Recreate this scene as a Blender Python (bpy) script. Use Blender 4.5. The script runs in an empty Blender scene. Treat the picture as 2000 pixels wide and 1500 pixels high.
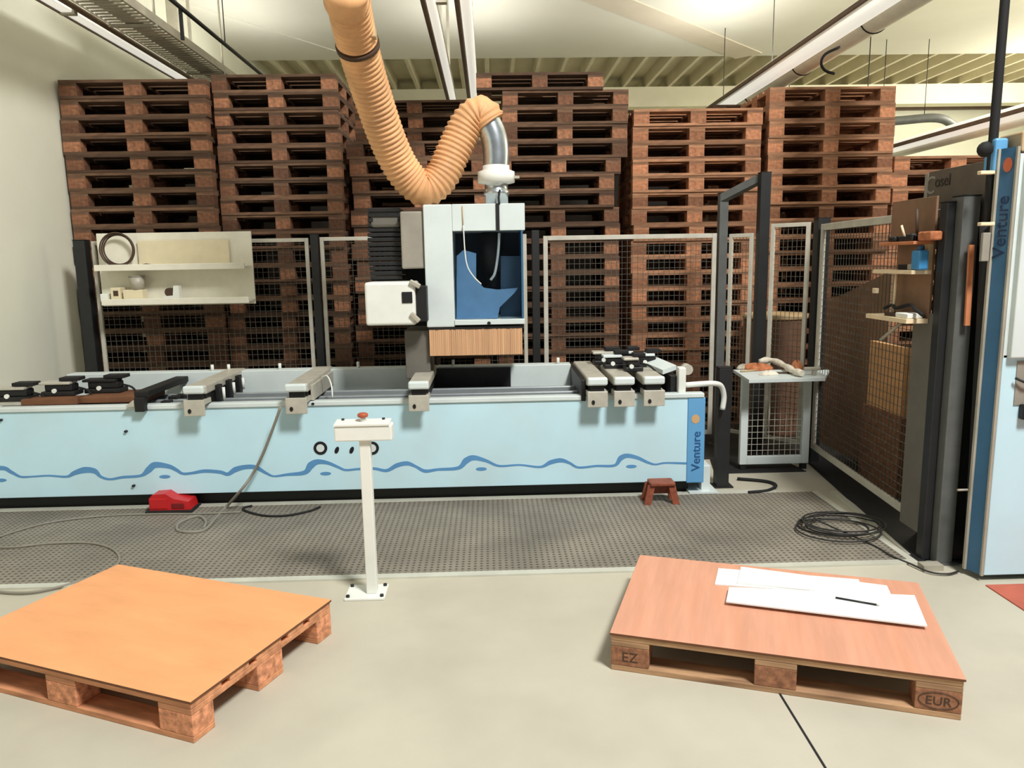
import bpy, bmesh, math, random
import numpy as np
from mathutils import Vector, Matrix
random.seed(7)
PI = math.pi
scene = bpy.context.scene
C = scene.collection

# ------------------------------------------------------------------ camera
F, PITCH, ROLL, YAW, H = 1485.96, 0.1613518, -0.0167722, 0.0272612, 1.5713
cy_, sy_ = math.cos(YAW), math.sin(YAW); cp_, sp_ = math.cos(PITCH), math.sin(PITCH)
FW = np.array([sy_*cp_, cy_*cp_, -sp_]); R0 = np.array([cy_, -sy_, 0.]); U0 = np.cross(R0, FW)
RT = R0*math.cos(ROLL)+U0*math.sin(ROLL); UP = U0*math.cos(ROLL)-R0*math.sin(ROLL)
cam_d = bpy.data.cameras.new('camera'); cam = bpy.data.objects.new('camera', cam_d); C.objects.link(cam)
cam.matrix_world = Matrix(((RT[0], UP[0], -FW[0], 0), (RT[1], UP[1], -FW[1], 0), (RT[2], UP[2], -FW[2], H), (0, 0, 0, 1)))
cam_d.sensor_width = 36; cam_d.lens = F/2000*36; cam_d.clip_start = .05
scene.camera = cam

def _ray(x, y): return FW+RT*(x-1000)/F-UP*(y-750)/F
def atY(x, y, Y): d = _ray(x, y); t = Y/d[1]; return Vector((d[0]*t, Y, H+d[2]*t))
def atX(x, y, X): d = _ray(x, y); t = X/d[0]; return Vector((X, d[1]*t, H+d[2]*t))
def atZ(x, y, z=0): d = _ray(x, y); t = (z-H)/d[2]; return Vector((d[0]*t, d[1]*t, z))

# ------------------------------------------------------------------ materials
def lin(c):
    f = lambda v: v/12.92 if v <= .04045 else ((v+.055)/1.055)**2.4
    return tuple(f(v/255) for v in c)+(1,)
MATS = {}
def mat(name, col, rough=.6, metal=0, var=.06, scale=8, bump=0, bscale=60, rnd=0, streak=None, stretch=(1, 1, 1), spec=.5, coord='Object', alpha=None):
    m = bpy.data.materials.new(name); m.use_nodes = True; nt = m.node_tree; N = nt.nodes; L = nt.links
    b = N['Principled BSDF']; b.inputs['Roughness'].default_value = rough; b.inputs['Metallic'].default_value = metal
    b.inputs['Specular IOR Level'].default_value = spec
    tc = N.new('ShaderNodeTexCoord'); mp = N.new('ShaderNodeMapping'); mp.inputs['Scale'].default_value = stretch
    L.new(tc.outputs[coord], mp.inputs['Vector'])
    nz = N.new('ShaderNodeTexNoise'); nz.inputs['Scale'].default_value = scale; nz.inputs['Detail'].default_value = 6
    nz.inputs['Roughness'].default_value = .6
    L.new(mp.outputs[0], nz.inputs['Vector'])
    c = lin(col); hs = N.new('ShaderNodeHueSaturation'); hs.inputs['Color'].default_value = c
    mr = N.new('ShaderNodeMapRange'); mr.inputs['From Min'].default_value = .3; mr.inputs['From Max'].default_value = .7
    mr.inputs['To Min'].default_value = 1-var*2; mr.inputs['To Max'].default_value = 1+var*2
    L.new(nz.outputs['Fac'], mr.inputs['Value']); out = mr.outputs[0]
    if rnd:
        oi = N.new('ShaderNodeObjectInfo'); m2 = N.new('ShaderNodeMapRange'); m2.inputs['To Min'].default_value = 1-rnd; m2.inputs['To Max'].default_value = 1+rnd
        L.new(oi.outputs['Random'], m2.inputs['Value']); mm = N.new('ShaderNodeMath'); mm.operation = 'MULTIPLY'
        L.new(out, mm.inputs[0]); L.new(m2.outputs[0], mm.inputs[1]); out = mm.outputs[0]
    L.new(out, hs.inputs['Value']); colout = hs.outputs[0]
    if streak:
        n2 = N.new('ShaderNodeTexNoise'); n2.inputs['Scale'].default_value = streak[1]; n2.inputs['Detail'].default_value = 3
        L.new(mp.outputs[0], n2.inputs['Vector']); r2 = N.new('ShaderNodeMapRange')
        r2.inputs['From Min'].default_value = .45; r2.inputs['From Max'].default_value = .75; r2.inputs['To Max'].default_value = streak[2]
        L.new(n2.outputs['Fac'], r2.inputs['Value']); mx = N.new('ShaderNodeMix'); mx.data_type = 'RGBA'
        L.new(r2.outputs[0], mx.inputs[0]); L.new(colout, mx.inputs[6]); mx.inputs[7].default_value = lin(streak[0]); colout = mx.outputs[2]
    L.new(colout, b.inputs['Base Color'])
    if bump:
        n3 = N.new('ShaderNodeTexNoise'); n3.inputs['Scale'].default_value = bscale; n3.inputs['Detail'].default_value = 4
        L.new(mp.outputs[0], n3.inputs['Vector']); bp = N.new('ShaderNodeBump'); bp.inputs['Strength'].default_value = bump; bp.inputs['Distance'].default_value = .004
        L.new(n3.outputs['Fac'], bp.inputs['Height']); L.new(bp.outputs[0], b.inputs['Normal'])
    MATS[name] = m; return m

mat('wall_paint', (226, 226, 208), .85, var=.02, scale=1.2, bump=.1)
mat('ceiling_paint', (222, 220, 206), .9, var=.03, scale=.5)
mat('roof_sheet', (204, 196, 168), .5, var=.05, scale=2)
mat('beam_paint', (226, 222, 196), .7, var=.03, scale=2)
mat('machine_white', (200, 236, 248), .42, var=.02, scale=2, streak=((190, 196, 190), 1.5, .35))
mat('machine_light', (214, 224, 222), .4, var=.03, scale=4)
mat('console_grey', (190, 186, 172), .45, metal=.15, var=.06, scale=14)
mat('stripe_blue', (92, 148, 196), .5, var=.03)
mat('strip_blue', (100, 164, 212), .45, var=.02)
mat('text_dark', (14, 40, 76), .5)
mat('text_blue', (36, 88, 140), .5, var=.02)
mat('logo_ochre', (212, 170, 120), .5, var=.03)
mat('logo_orange', (190, 95, 60), .5, var=.03)
mat('guard_blue', (124, 168, 206), .5, var=.05)
mat('guard_dark', (70, 100, 126), .5, var=.08)
mat('inner_dark', (40, 52, 64), .6, var=.1)
mat('backdrop_paint', (52, 46, 42), .9, var=.05)
mat('cabinet_blue', (52, 100, 136), .4, var=.04)
mat('dark_metal', (38, 38, 38), .5, metal=.3, var=.1, scale=20)
mat('black', (14, 14, 15), .6, var=.1, scale=30)
mat('rubber_black', (20, 20, 20), .8, var=.1)
mat('post_dark', (30, 31, 32), .5, var=.1, scale=9)
mat('post_grey', (92, 94, 92), .55, var=.08, scale=9)
mat('frame_grey', (196, 192, 178), .55, var=.06, scale=9)
mat('wire_grey', (84, 80, 70), .6, var=.05)
mat('steel', (196, 204, 208), .28, metal=.9, var=.08, scale=12)
mat('rail_steel', (168, 176, 178), .35, metal=.4, var=.05, scale=6)
mat('white_plastic', (232, 234, 226), .5, var=.02)
mat('shelf_white', (232, 228, 210), .6, var=.03)
mat('hose', (226, 172, 120), .6, var=.1, scale=5, streak=((196, 150, 110), 9, .5))
mat('hose_band', (70, 50, 36), .6)
mat('curtain', (205, 160, 120), .6, var=.12, scale=3, stretch=(30, 30, .5))
mat('pallet_wood', (104, 78, 58), .85, var=.18, scale=6, rnd=.5, stretch=(1, 6, 6), streak=((74, 48, 34), 5, .7))
mat('pallet_block', (136, 93, 67), .85, var=.2, scale=30, rnd=.6, streak=((70, 42, 28), 25, .6))
mat('new_pallet_wood', (160, 116, 86), .85, var=.16, scale=6, rnd=.4, stretch=(1, 6, 6), streak=((92, 62, 44), 5, .6))
mat('new_pallet_block', (166, 112, 80), .85, var=.18, scale=30, rnd=.45, streak=((84, 54, 36), 25, .55))
mat('ceiling_duct_shade', (212, 202, 182), .9, var=.04, scale=1)
mat('front_wood', (214, 150, 108), .8, var=.12, scale=6, stretch=(1, 6, 6), streak=((130, 84, 58), 4, .6))
mat('front_block', (222, 152, 112), .85, var=.2, scale=40, streak=((110, 66, 44), 30, .6), bump=.4)
mat('old_block', (158, 108, 78), .85, var=.2, scale=40, streak=((90, 56, 40), 30, .6), bump=.4)
mat('old_wood', (190, 150, 112), .85, var=.16, scale=8, stretch=(1, 8, 8), streak=((84, 56, 40), 4, .8))
mat('board_orange', (236, 166, 112), .55, var=.05, scale=2.5, stretch=(1, 3, 1))
mat('board_edge', (110, 70, 44), .8, var=.1)
mat('board_pink', (212, 154, 126), .55, var=.06, scale=2.2, stretch=(6, .6, 1), streak=((205, 140, 104), 3, .5))
mat('paper_white', (236, 240, 236), .6, var=.03, scale=20)
mat('red', (196, 32, 36), .4, var=.05)
mat('red_dark', (120, 20, 24), .5, var=.05)
mat('rust_red', (138, 72, 48), .6, var=.15, scale=30)
mat('red_brown', (176, 84, 54), .5)
mat('cable_grey', (136, 132, 120), .6, var=.04)
mat('cable_dark', (44, 42, 40), .6)
mat('carton', (196, 168, 128), .8, var=.06, scale=5)
mat('cream_card', (226, 214, 180), .8, var=.04, scale=5)
mat('brown_board', (134, 102, 78), .8, var=.12, scale=4, streak=((88, 84, 60), 2.5, .6))
mat('grey_board', (104, 100, 92), .75, var=.06, scale=6)
mat('plywood', (206, 156, 106), .75, var=.08, scale=4, stretch=(1, 1, 5))
mat('drum_card', (112, 80, 60), .8, var=.1)
mat('blue_plastic', (64, 140, 196), .45)
mat('pale_wood', (236, 214, 178), .7, var=.06, scale=8)
mat('copper_wood', (196, 124, 82), .7, var=.1, scale=8)
mat('sign_grey', (100, 90, 78), .7, var=.1, scale=5)
mat('sign_dark', (44, 36, 30), .7)
mat('sign_light', (150, 144, 132), .7)
mat('red_floor', (178, 92, 72), .8, var=.06, scale=6)
mat('floor_metal', (206, 206, 192), .45, metal=.2, var=.06, scale=4)
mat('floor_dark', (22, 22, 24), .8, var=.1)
mat('floor_patch_dark', (46, 44, 42), .8, var=.1)
mat('galv', (176, 170, 154), .5, metal=.12, var=.1, scale=4)
mat('pipe_brown', (96, 76, 60), .6, var=.1)
mat('tube_white', (240, 238, 226), .4, var=.02)
mat('rag_white', (222, 214, 196), .85, var=.1, scale=20)
mat('wood_chip', (180, 110, 70), .8, var=.2, scale=30)

def glow_mat(name, k):
    m = mat(name, (240, 238, 226), .4, var=.02); b = m.node_tree.nodes['Principled BSDF']
    b.inputs['Emission Color'].default_value = (1, .97, .88, 1); b.inputs['Emission Strength'].default_value = k
glow_mat('white_glow', .45)  # faint emission added so white housings and tubes look lit from below
def floor_mat():
    m = mat('concrete', (189, 184, 166), .75, var=.035, scale=1.3, bump=.15, bscale=90, streak=((168, 160, 144), 2.2, .45)); return m
floor_mat()
def rib_mat():
    m = mat('rib_mat', (134, 127, 114), .7, var=.10, scale=2.5, streak=((96, 92, 84), 1.6, .6))
    nt = m.node_tree; N = nt.nodes; L = nt.links; b = N['Principled BSDF']
    tc = N.new('ShaderNodeTexCoord'); mp = N.new('ShaderNodeMapping'); mp.inputs['Scale'].default_value = (31, 31, 31)
    L.new(tc.outputs['Object'], mp.inputs[0]); ck = N.new('ShaderNodeTexVoronoi'); ck.inputs['Randomness'].default_value = .0
    ck.inputs['Scale'].default_value = 1.0
    L.new(mp.outputs[0], ck.inputs['Vector'])
    r = N.new('ShaderNodeMapRange'); r.inputs['From Min'].default_value = .22; r.inputs['From Max'].default_value = .36
    L.new(ck.outputs['Distance'], r.inputs['Value'])
    mx = N.new('ShaderNodeMix'); mx.data_type = 'RGBA'; src = b.inputs['Base Color'].links[0].from_socket
    L.new(r.outputs[0], mx.inputs[0]); mx.inputs[6].default_value = lin((62, 58, 52)); L.new(src, mx.inputs[7]); L.new(mx.outputs[2], b.inputs['Base Color'])
    bp = N.new('ShaderNodeBump'); bp.inputs['Strength'].default_value = .6; bp.inputs['Distance'].default_value = .004
    L.new(r.outputs[0], bp.inputs['Height']); L.new(bp.outputs[0], b.inputs['Normal'])
rib_mat()
def glass_mat():
    m = bpy.data.materials.new('blue_glass'); m.use_nodes = True; b = m.node_tree.nodes['Principled BSDF']
    b.inputs['Base Color'].default_value = lin((228, 238, 246)); b.inputs['Transmission Weight'].default_value = 1; b.inputs['Roughness'].default_value = .03
    b.inputs['IOR'].default_value = 1.15; MATS['blue_glass'] = m
glass_mat()

# ------------------------------------------------------------------ mesh kit
class MB:
    def __init__(s): s.bm = bmesh.new()
    def _add(s, verts, faces):
        v = [s.bm.verts.new(p) for p in verts]; out = []
        for f in faces:
            try: out.append(s.bm.faces.new([v[i] for i in f]))
            except ValueError: pass
        return v, out
    def box(s, x0, x1, y0, y1, z0, z1, bev=0, seg=2, M=None):
        P = [(x0, y0, z0), (x1, y0, z0), (x1, y1, z0), (x0, y1, z0), (x0, y0, z1), (x1, y0, z1), (x1, y1, z1), (x0, y1, z1)]
        if M is not None: P = [M @ Vector(p) for p in P]
        v, f = s._add(P, [(3, 2, 1, 0), (4, 5, 6, 7), (0, 1, 5, 4), (1, 2, 6, 5), (2, 3, 7, 6), (3, 0, 4, 7)])
        if bev:
            es = {e for q in f for e in q.edges}
            bmesh.ops.bevel(s.bm, geom=list(es), offset=bev, segments=seg, profile=.5, affect='EDGES')
        return s
    def tube(s, pts, r, seg=10, caps=True, rads=None):
        pts = [Vector(p) for p in pts]; n = len(pts); T = []
        for i in range(n): T.append((pts[min(i+1, n-1)]-pts[max(i-1, 0)]).normalized())
        a = Vector((0, 0, 1)) if abs(T[0].z) < .9 else Vector((1, 0, 0)); u = T[0].cross(a).normalized(); rings = []
        for i in range(n):
            u = (u-T[i]*u.dot(T[i])).normalized(); w = T[i].cross(u); rr = rads[i] if rads else r
            rings.append([s.bm.verts.new(pts[i]+(u*math.cos(k*2*PI/seg)+w*math.sin(k*2*PI/seg))*rr) for k in range(seg)])
        for i in range(n-1):
            for k in range(seg):
                s.bm.faces.new((rings[i][k], rings[i][(k+1) % seg], rings[i+1][(k+1) % seg], rings[i+1][k])).smooth = True
        if caps: s.bm.faces.new(rings[0][::-1]); s.bm.faces.new(rings[-1])
        return s
    def cyl(s, a, b, r, seg=16, r2=None): return s.tube([a, b], r, seg, True, [r, r if r2 is None else r2])
    def lathe(s, c, prof, seg=24):
        c = Vector(c); rings = []
        for r, z in prof: rings.append([s.bm.verts.new(c+Vector((r*math.cos(k*2*PI/seg), r*math.sin(k*2*PI/seg), z))) for k in range(seg)])
        for i in range(len(prof)-1):
            for k in range(seg): s.bm.faces.new((rings[i][k], rings[i][(k+1) % seg], rings[i+1][(k+1) % seg], rings[i+1][k])).smooth = True
        s.bm.faces.new(rings[0][::-1]); s.bm.faces.new(rings[-1]); return s
    def prism(s, poly, d):
        """polygon (3D points) swept by vector d"""
        d = Vector(d); n = len(poly); P = [Vector(p) for p in poly]
        s._add(P+[p+d for p in P], [tuple(range(n))[::-1], tuple(range(n, 2*n))]+[(i, (i+1) % n, n+(i+1) % n, n+i) for i in range(n)])
        return s
    def sphere(s, c, rx, ry, rz, seg=16, half=False):
        n = seg//2; prof = []
        rings = []
        for i in range(n+1):
            t = -PI/2+PI*i/n
            if half: t = PI/2*i/n
            r = max(math.cos(t), .02); z = math.sin(t)
            rings.append([s.bm.verts.new((c[0]+rx*r*math.cos(k*2*PI/seg), c[1]+ry*r*math.sin(k*2*PI/seg), c[2]+rz*z)) for k in range(seg)])
        for i in range(n):
            for k in range(seg): s.bm.faces.new((rings[i][k], rings[i][(k+1) % seg], rings[i+1][(k+1) % seg], rings[i+1][k])).smooth = True
        s.bm.faces.new(rings[0][::-1]); s.bm.faces.new(rings[-1]); return s
    def build(s, name, m, parent=None, local=False):
        bmesh.ops.recalc_face_normals(s.bm, faces=s.bm.faces[:])
        off = Vector((0, 0, 0)); top = parent is None
        if not local:
            if top:
                xs = [v.co for v in s.bm.verts]
                off = Vector(((min(p.x for p in xs)+max(p.x for p in xs))/2, (min(p.y for p in xs)+max(p.y for p in xs))/2, min(p.z for p in xs)))
            else: off = ROOT[parent.name]
            bmesh.ops.translate(s.bm, verts=s.bm.verts[:], vec=-off)
        me = bpy.data.meshes.new(name); s.bm.to_mesh(me); s.bm.free(); me.materials.append(MATS[m])
        o = bpy.data.objects.new(name, me); C.objects.link(o)
        if top: o.location = off; ROOT[o.name] = off
        else: o.parent = parent; ROOT[o.name] = ROOT[parent.name]
        return o
ROOT = {}
def tag(o, label=None, cat=None, group=None, kind=None):
    if label: o['label'] = label
    if cat: o['category'] = cat
    if group: o['group'] = group
    if kind: o['kind'] = kind
    return o
def thing(name, label, cat, loc=(0, 0, 0), rz=0, group=None):
    o = bpy.data.objects.new(name, None); C.objects.link(o); o.location = loc; o.rotation_euler = (0, 0, rz)
    o.empty_display_size = .1; ROOT[o.name] = Vector(loc); return tag(o, label, cat, group)
def struct(mb, name, m, parent=None): return tag(mb.build(name, m, parent), kind='structure')
def catmull(P, n=8):
    P = [Vector(p) for p in P]; Q = [P[0]*2-P[1]]+P+[P[-1]*2-P[-2]]; out = []
    for i in range(1, len(Q)-2):
        for k in range(n):
            t = k/n; a, b, c, d = Q[i-1:i+3]
            out.append(.5*((2*b)+(-a+c)*t+(2*a-5*b+4*c-d)*t*t+(-a+3*b-3*c+d)*t**3))
    out.append(P[-1]); return out
def resample(P, step):
    out = [P[0]]; acc = 0
    for a, b in zip(P, P[1:]):
        d = (b-a).length; t = step-acc
        while t <= d: out.append(a.lerp(b, t/d)); t += step
        acc = d-(t-step)
    return out
def text(body, size, m, parent, M, name='lettering', extrude=.0008):
    cu = bpy.data.curves.new('tmp', 'FONT'); cu.body = body; cu.size = size; cu.extrude = extrude; cu.align_x = 'LEFT'
    to = bpy.data.objects.new('tmp', cu); C.objects.link(to); dg = bpy.context.evaluated_depsgraph_get(); dg.update()
    me = bpy.data.meshes.new_from_object(to.evaluated_get(dg)); bpy.data.objects.remove(to); me.name = name
    me.transform(M); me.transform(Matrix.Translation(-ROOT[parent.name])); me.materials.clear(); me.materials.append(MATS[m])
    o = bpy.data.objects.new(name, me); C.objects.link(o); o.parent = parent; ROOT[o.name] = ROOT[parent.name]; return o

# ------------------------------------------------------------------ setting
WL = -3.5; CZ = 4.5; K = (CZ-H)/(4.0-H); YE = 9.78*K; YW = 12.5*K
struct(MB().box(WL-.3, 11, -4, YW+1, -.12, 0), 'floor', 'concrete')
struct(MB().box(WL-.2, WL, .5, YW+.1, 0, CZ+.3), 'wall_left', 'wall_paint')
struct(MB().box(WL, 11, YW, YW+.2, 0, CZ+.3), 'wall_back', 'wall_paint')
struct(MB().box(WL+.02, 9.5, 9.15, 9.25, 0, 2.6), 'wall_backdrop', 'backdrop_paint')  # unseen wall added so the gaps between pallets stay dark
struct(MB().box(10.8, 11, .5, YW, 0, CZ+.3), 'wall_right', 'wall_paint')
struct(MB().box(WL-.2, 11, 5.0, YE, CZ, CZ+.15), 'ceiling', 'ceiling_paint')
# corrugated roof behind the ceiling edge
mb = MB(); x = WL; prof = []
pitch = .33*K
while x < 11:
    prof += [(x, .17), (x+.24*K, .17), (x+.265*K, 0), (x+.31*K, 0)]; x += pitch
bot = [(px, YE-.08, CZ+.02+pz) for px, pz in prof]; n = len(bot)
vb = [mb.bm.verts.new(p) for p in bot]; vb2 = [mb.bm.verts.new((p[0], YW, p[2])) for p in bot]
vt = [mb.bm.verts.new((p[0], p[1], p[2]+.01)) for p in bot]; vt2 = [mb.bm.verts.new((p[0], YW, p[2]+.01)) for p in bot]
for i in range(n-1):
    mb.bm.faces.new((vb[i], vb[i+1], vb2[i+1], vb2[i])); mb.bm.faces.new((vt[i], vt[i+1], vt2[i+1], vt2[i]))
struct(mb, 'trim_1', 'roof_sheet')
YBm = 11.5*K; bz = atY(1300, 208, YBm).z
struct(MB().box(WL, 10.8, YBm, YBm+.3, bz, CZ+.02), 'trim_2', 'beam_paint')
struct(MB().box(WL, 10.8, YW-.12, YW, atY(1850, 213, YW-.12).z, atY(1850, 205, YW-.12).z), 'trim_3', 'pipe_brown')
# shallow ceiling rib, then a flat tan band painting the duct's shadow
for k, (pa, pb, w, d) in enumerate((((400, 20), (690, 112), .10, .012), ((1190, 0), (1462, 108), .42, .012))):
    a = atZ(*pa, CZ); b = atZ(*pb, CZ); dr = (b-a).normalized(); s = Vector((-dr.y, dr.x, 0))*w/2; a = a-dr*.8
    struct(MB().prism([a-s, a+s, b+s, b-s], (0, 0, -d)), 'trim_%d' % (4+k), ('ceiling_paint', 'ceiling_duct_shade')[k])
# ribbed floor grating area with its metal edging
struct(MB().box(WL, 2.13, 3.68, 4.86, 0, .006), 'trim_7', 'rib_mat')
struct(MB().box(WL, 2.17, 3.63, 3.68, 0, .010), 'trim_8', 'floor_metal')
struct(MB().box(2.13, 2.17, 3.68, 4.86, 0, .010), 'trim_9', 'floor_metal')
struct(MB().box(WL, 1.9, 4.86, 4.93, 0, .008), 'trim_10', 'floor_metal')
struct(MB().prism([(1.022, 2.62, .0005), (1.030, 2.62, .0005), (1.009, 1.95, .0005), (1.001, 1.95, .0005)], (0, 0, .0012)), 'trim_11', 'floor_dark')

# ------------------------------------------------------------------ pallets
ML = {}
def pmesh(key, mb, m):
    me = bpy.data.meshes.new(key); bmesh.ops.recalc_face_normals(mb.bm, faces=mb.bm.faces[:]); mb.bm.to_mesh(me); mb.bm.free(); me.materials.append(MATS[m]); ML[key] = me
DY = (0, .1862, .3275, .5137, .655); DW = (.145, .1, .145, .1, .145)
def deckparts(split):
    out = []
    for y, w in zip(DY, DW): out.append((0, 1.2, y, y+w, .122, .144))
    return out
def make_pallet(label, cat, loc, rz, group, wood, block, detail):
    r = thing('wooden_pallet', label, cat, loc, rz, group)
    B = .003
    if detail:
        for b in deckparts(1): MB().box(*b, bev=B).build('deck_board', wood, r, local=True)
        for x0 in (0, .5275, 1.055): MB().box(x0, x0+.145, 0, .8, .1, .122, bev=B).build('cross_board', wood, r, local=True)
    else:
        mb = MB()
        for b in deckparts(0): mb.box(*b)
        mb.build('deck', wood, r, local=True)
        mb = MB()
        for x0 in (0, .5275, 1.055): mb.box(x0, x0+.145, 0, .8, .1, .122)
        mb.build('cross_boards', wood, r, local=True).name = 'cross_deck'
    for x0 in (0, .5275, 1.055):
        for y0, y1 in ((0, .1), (.3275, .4725), (.7, .8)):
            mb = MB().box(x0, x0+.145, y0, y1, .022, .1, bev=B if detail else 0); mb.build('block', block, r, local=True)
    for y0, y1 in ((0, .1), (.3275, .4725), (.7, .8)):
        mb = MB().box(0, 1.2, y0, y1, 0, .022, bev=B if detail else 0); mb.build('bottom_runner', wood, r, local=True)
    return r
proto = make_pallet('x', 'pallet', (0, 0, 0), 0, None, 'pallet_wood', 'pallet_block', False)
proto2 = make_pallet('x', 'pallet', (0, 0, 0), 0, None, 'new_pallet_wood', 'new_pallet_block', False)
used_proto = set()
def copy_pallet(src):
    proto = proto2 if src else globals()['proto']
    if src not in used_proto: used_proto.add(src); return proto
    r = proto.copy(); C.objects.link(r)
    for ch in list(proto.children):
        c = ch.copy(); C.objects.link(c); c.parent = r
    return r
ORD = 'topmost,second from the top,third from the top,fourth from the top,fifth from the top,sixth from the top,seventh from the top,eighth from the top,ninth from the top,tenth from the top'.split(',')
TEEN = 'eleventh twelfth thirteenth fourteenth fifteenth sixteenth seventeenth eighteenth nineteenth twentieth twenty-first twenty-second twenty-third'.split()
ORD += [t+' from the top' for t in TEEN]
def stack(x, y, ztop, n, where, group, dx=None, jit=.012, sx=1, new=0):
    s = ztop/n
    for k in range(n):            # k = 0 is the floor
        o = copy_pallet(new); t = n-1-k
        ox = dx(t) if dx else 0
        o.location = (x+ox+random.uniform(-jit, jit), y+random.uniform(-jit, jit), k*s)
        o.rotation_euler = (0, 0, random.uniform(-.012, .012)); o.scale = (sx, 1, s/.144)
        tag(o, 'brown pallet in the %s, %s' % (where, ORD[t]), 'pallet', group)
G = 'wooden pallets stacked behind the fence'
stack(-3.475, 6.6, 3.075, 21, 'stack against the white wall', 'pallets in the stack against the white wall', sx=.985, jit=.01)
stack(-2.262, 6.70, 3.125, 22, 'stack second from the white wall', 'pallets in the stack second from the white wall', jit=.01, sx=.855)
stack(-1.19, 6.85, 2.60, 18, 'low stack behind the hose bend', 'pallets in the low stack behind the hose', jit=.02)
stack(-1.31, 7.9, 3.15, 22, 'dark rear stack behind the hose', 'pallets in the dark rear stack')
def dx4(t): return -.22 if t == 0 else (0 if t < 5 else (-.07 if t < 6 else (-.12 if t < 8 else -.08)))
stack(.15, 7.0, 3.19, 22, 'stack right of the metal duct', 'pallets in the stack right of the duct', dx=dx4, jit=.012, sx=.93)
stack(1.31, 7.0, 2.87, 20, 'stack under the right lamp trough', 'pallets in the stack under the lamp trough', jit=.012, sx=.96, new=1)
stack(2.53, 7.0, 3.045, 21, 'tallest stack right of the gate bar', 'pallets in the tall stack right of the gate', jit=.015, sx=.945, new=1)
stack(3.72, 7.1, 2.45, 17, 'low stack beside the blue cabinet', 'pallets in the low far-right stack', jit=.02, new=1)
stack(2.35, 8.2, 3.13, 22, 'dark stack behind the tallest one', 'pallets in the hidden right rear stack', jit=.01)

# foreground pallets with their boards
a0 = math.radians(157.5607); o0 = Vector((-1.0145, 2.3391, 0)); A0 = o0+Vector((math.cos(a0), math.sin(a0), 0))*1.2
make_pallet('wooden pallet on the floor at left, carrying an orange board', 'pallet', A0, a0-PI, 'pallets on the open floor', 'front_wood', 'front_block', True)
o = MB().box(-.005, 1.205, -.005, .805, 0, .010, bev=.002).build('sheet_board', 'board_orange', None, local=True)
o.location = A0+Vector((0, 0, .144)); o.rotation_euler = (0, 0, a0-PI); tag(o, 'smooth orange hardboard sheet covering the left floor pallet', 'board')
tR = -.3363; oR = Vector((.4392, 2.7206, 0))
make_pallet('wooden pallet on the floor at right, carrying a board with white panels', 'pallet', oR, tR, 'pallets on the open floor', 'old_wood', 'old_block', True)
rp = [o for o in C.objects if o.name.startswith('wooden_pallet') and o.get('label', '').endswith('white panels')][0]
blk = [c for c in rp.children if c.name.startswith('block')]
def stamp(txt, x, size, b):
    cu = bpy.data.curves.new('tmp', 'FONT'); cu.body = txt; cu.size = size; cu.extrude = .0004; cu.align_x = 'CENTER'
    to = bpy.data.objects.new('tmp', cu); C.objects.link(to); dg = bpy.context.evaluated_depsgraph_get(); dg.update()
    me = bpy.data.meshes.new_from_object(to.evaluated_get(dg)); bpy.data.objects.remove(to)
    me.transform(Matrix(((1, 0, 0, x), (0, 0, 1, -.0008), (0, 1, 0, .061-size*.36), (0, 0, 0, 1)))); me.materials.clear(); me.materials.append(MATS['hose_band'])
    q = bpy.data.objects.new('stamped_letters', me); C.objects.link(q); q.parent = b; return q
fb = sorted([b for b in blk if min(v.co.y for v in b.data.vertices) < .01], key=lambda b: b.data.vertices[0].co.x)
stamp('EZ', .072, .055, fb[0]); stamp('EUR', 1.1275, .045, fb[2])
mb = MB(); mb.tube([Vector((1.1275+.062*math.cos(a*PI/16), -.0006, .061+.030*math.sin(a*PI/16))) for a in range(33)], .0016, 5, False); mb.build('stamped_oval', 'hose_band', fb[2], local=True)
o = MB().box(-.005, 1.205, -.005, .805, 0, .010, bev=.002).build('sheet_board', 'board_pink', None, local=True)
o.location = oR+Vector((0, 0, .144)); o.rotation_euler = (0, 0, tR); tag(o, 'pinkish wood-grained board covering the right floor pallet', 'board')
for o in [o for o in C.objects if o.name.startswith('sheet_board')]:
    o.data.materials.append(MATS['board_edge'])
    for f in o.data.polygons:
        if abs(f.normal.z) < .7: f.material_index = 1
def slab(px, z, th, name, m, label, cat, group=None):
    mb = MB().prism([atZ(x, y, z) for x, y in px], (0, 0, th)); return tag(mb.build(name, m), label, cat, group)
slab([(1396, 1143), (1403, 1112), (1677, 1134), (1688, 1166)], .1545, .006, 'white_board', 'paper_white', 'white board strip lying furthest left on the right pallet board', 'panel', 'white panel strips')
slab([(1440, 1140), (1447, 1109), (1732, 1146), (1744, 1172)], .161, .006, 'white_board', 'paper_white', 'white panel strip in the middle of the three on the pallet board', 'panel', 'white panel strips')
slab([(1418, 1177), (1424, 1149), (1786, 1165), (1811, 1225)], .1675, .006, 'white_board', 'paper_white', 'front white panel strip on the right board, with a pencil on it', 'panel', 'white panel strips')
pa, pb = atZ(1632, 1167, .178), atZ(1712, 1181, .178)
pr = thing('pencil', 'dark grey pencil lying on the front white panel strip', 'pencil', pa-Vector((0, 0, .004)))
MB().cyl(pa, pb, .004, 8).build('barrel', 'dark_metal', pr); MB().cyl(pb, pb+(pb-pa).normalized()*.015, .004, 8, .0008).build('tip', 'frame_grey', pr)

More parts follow.
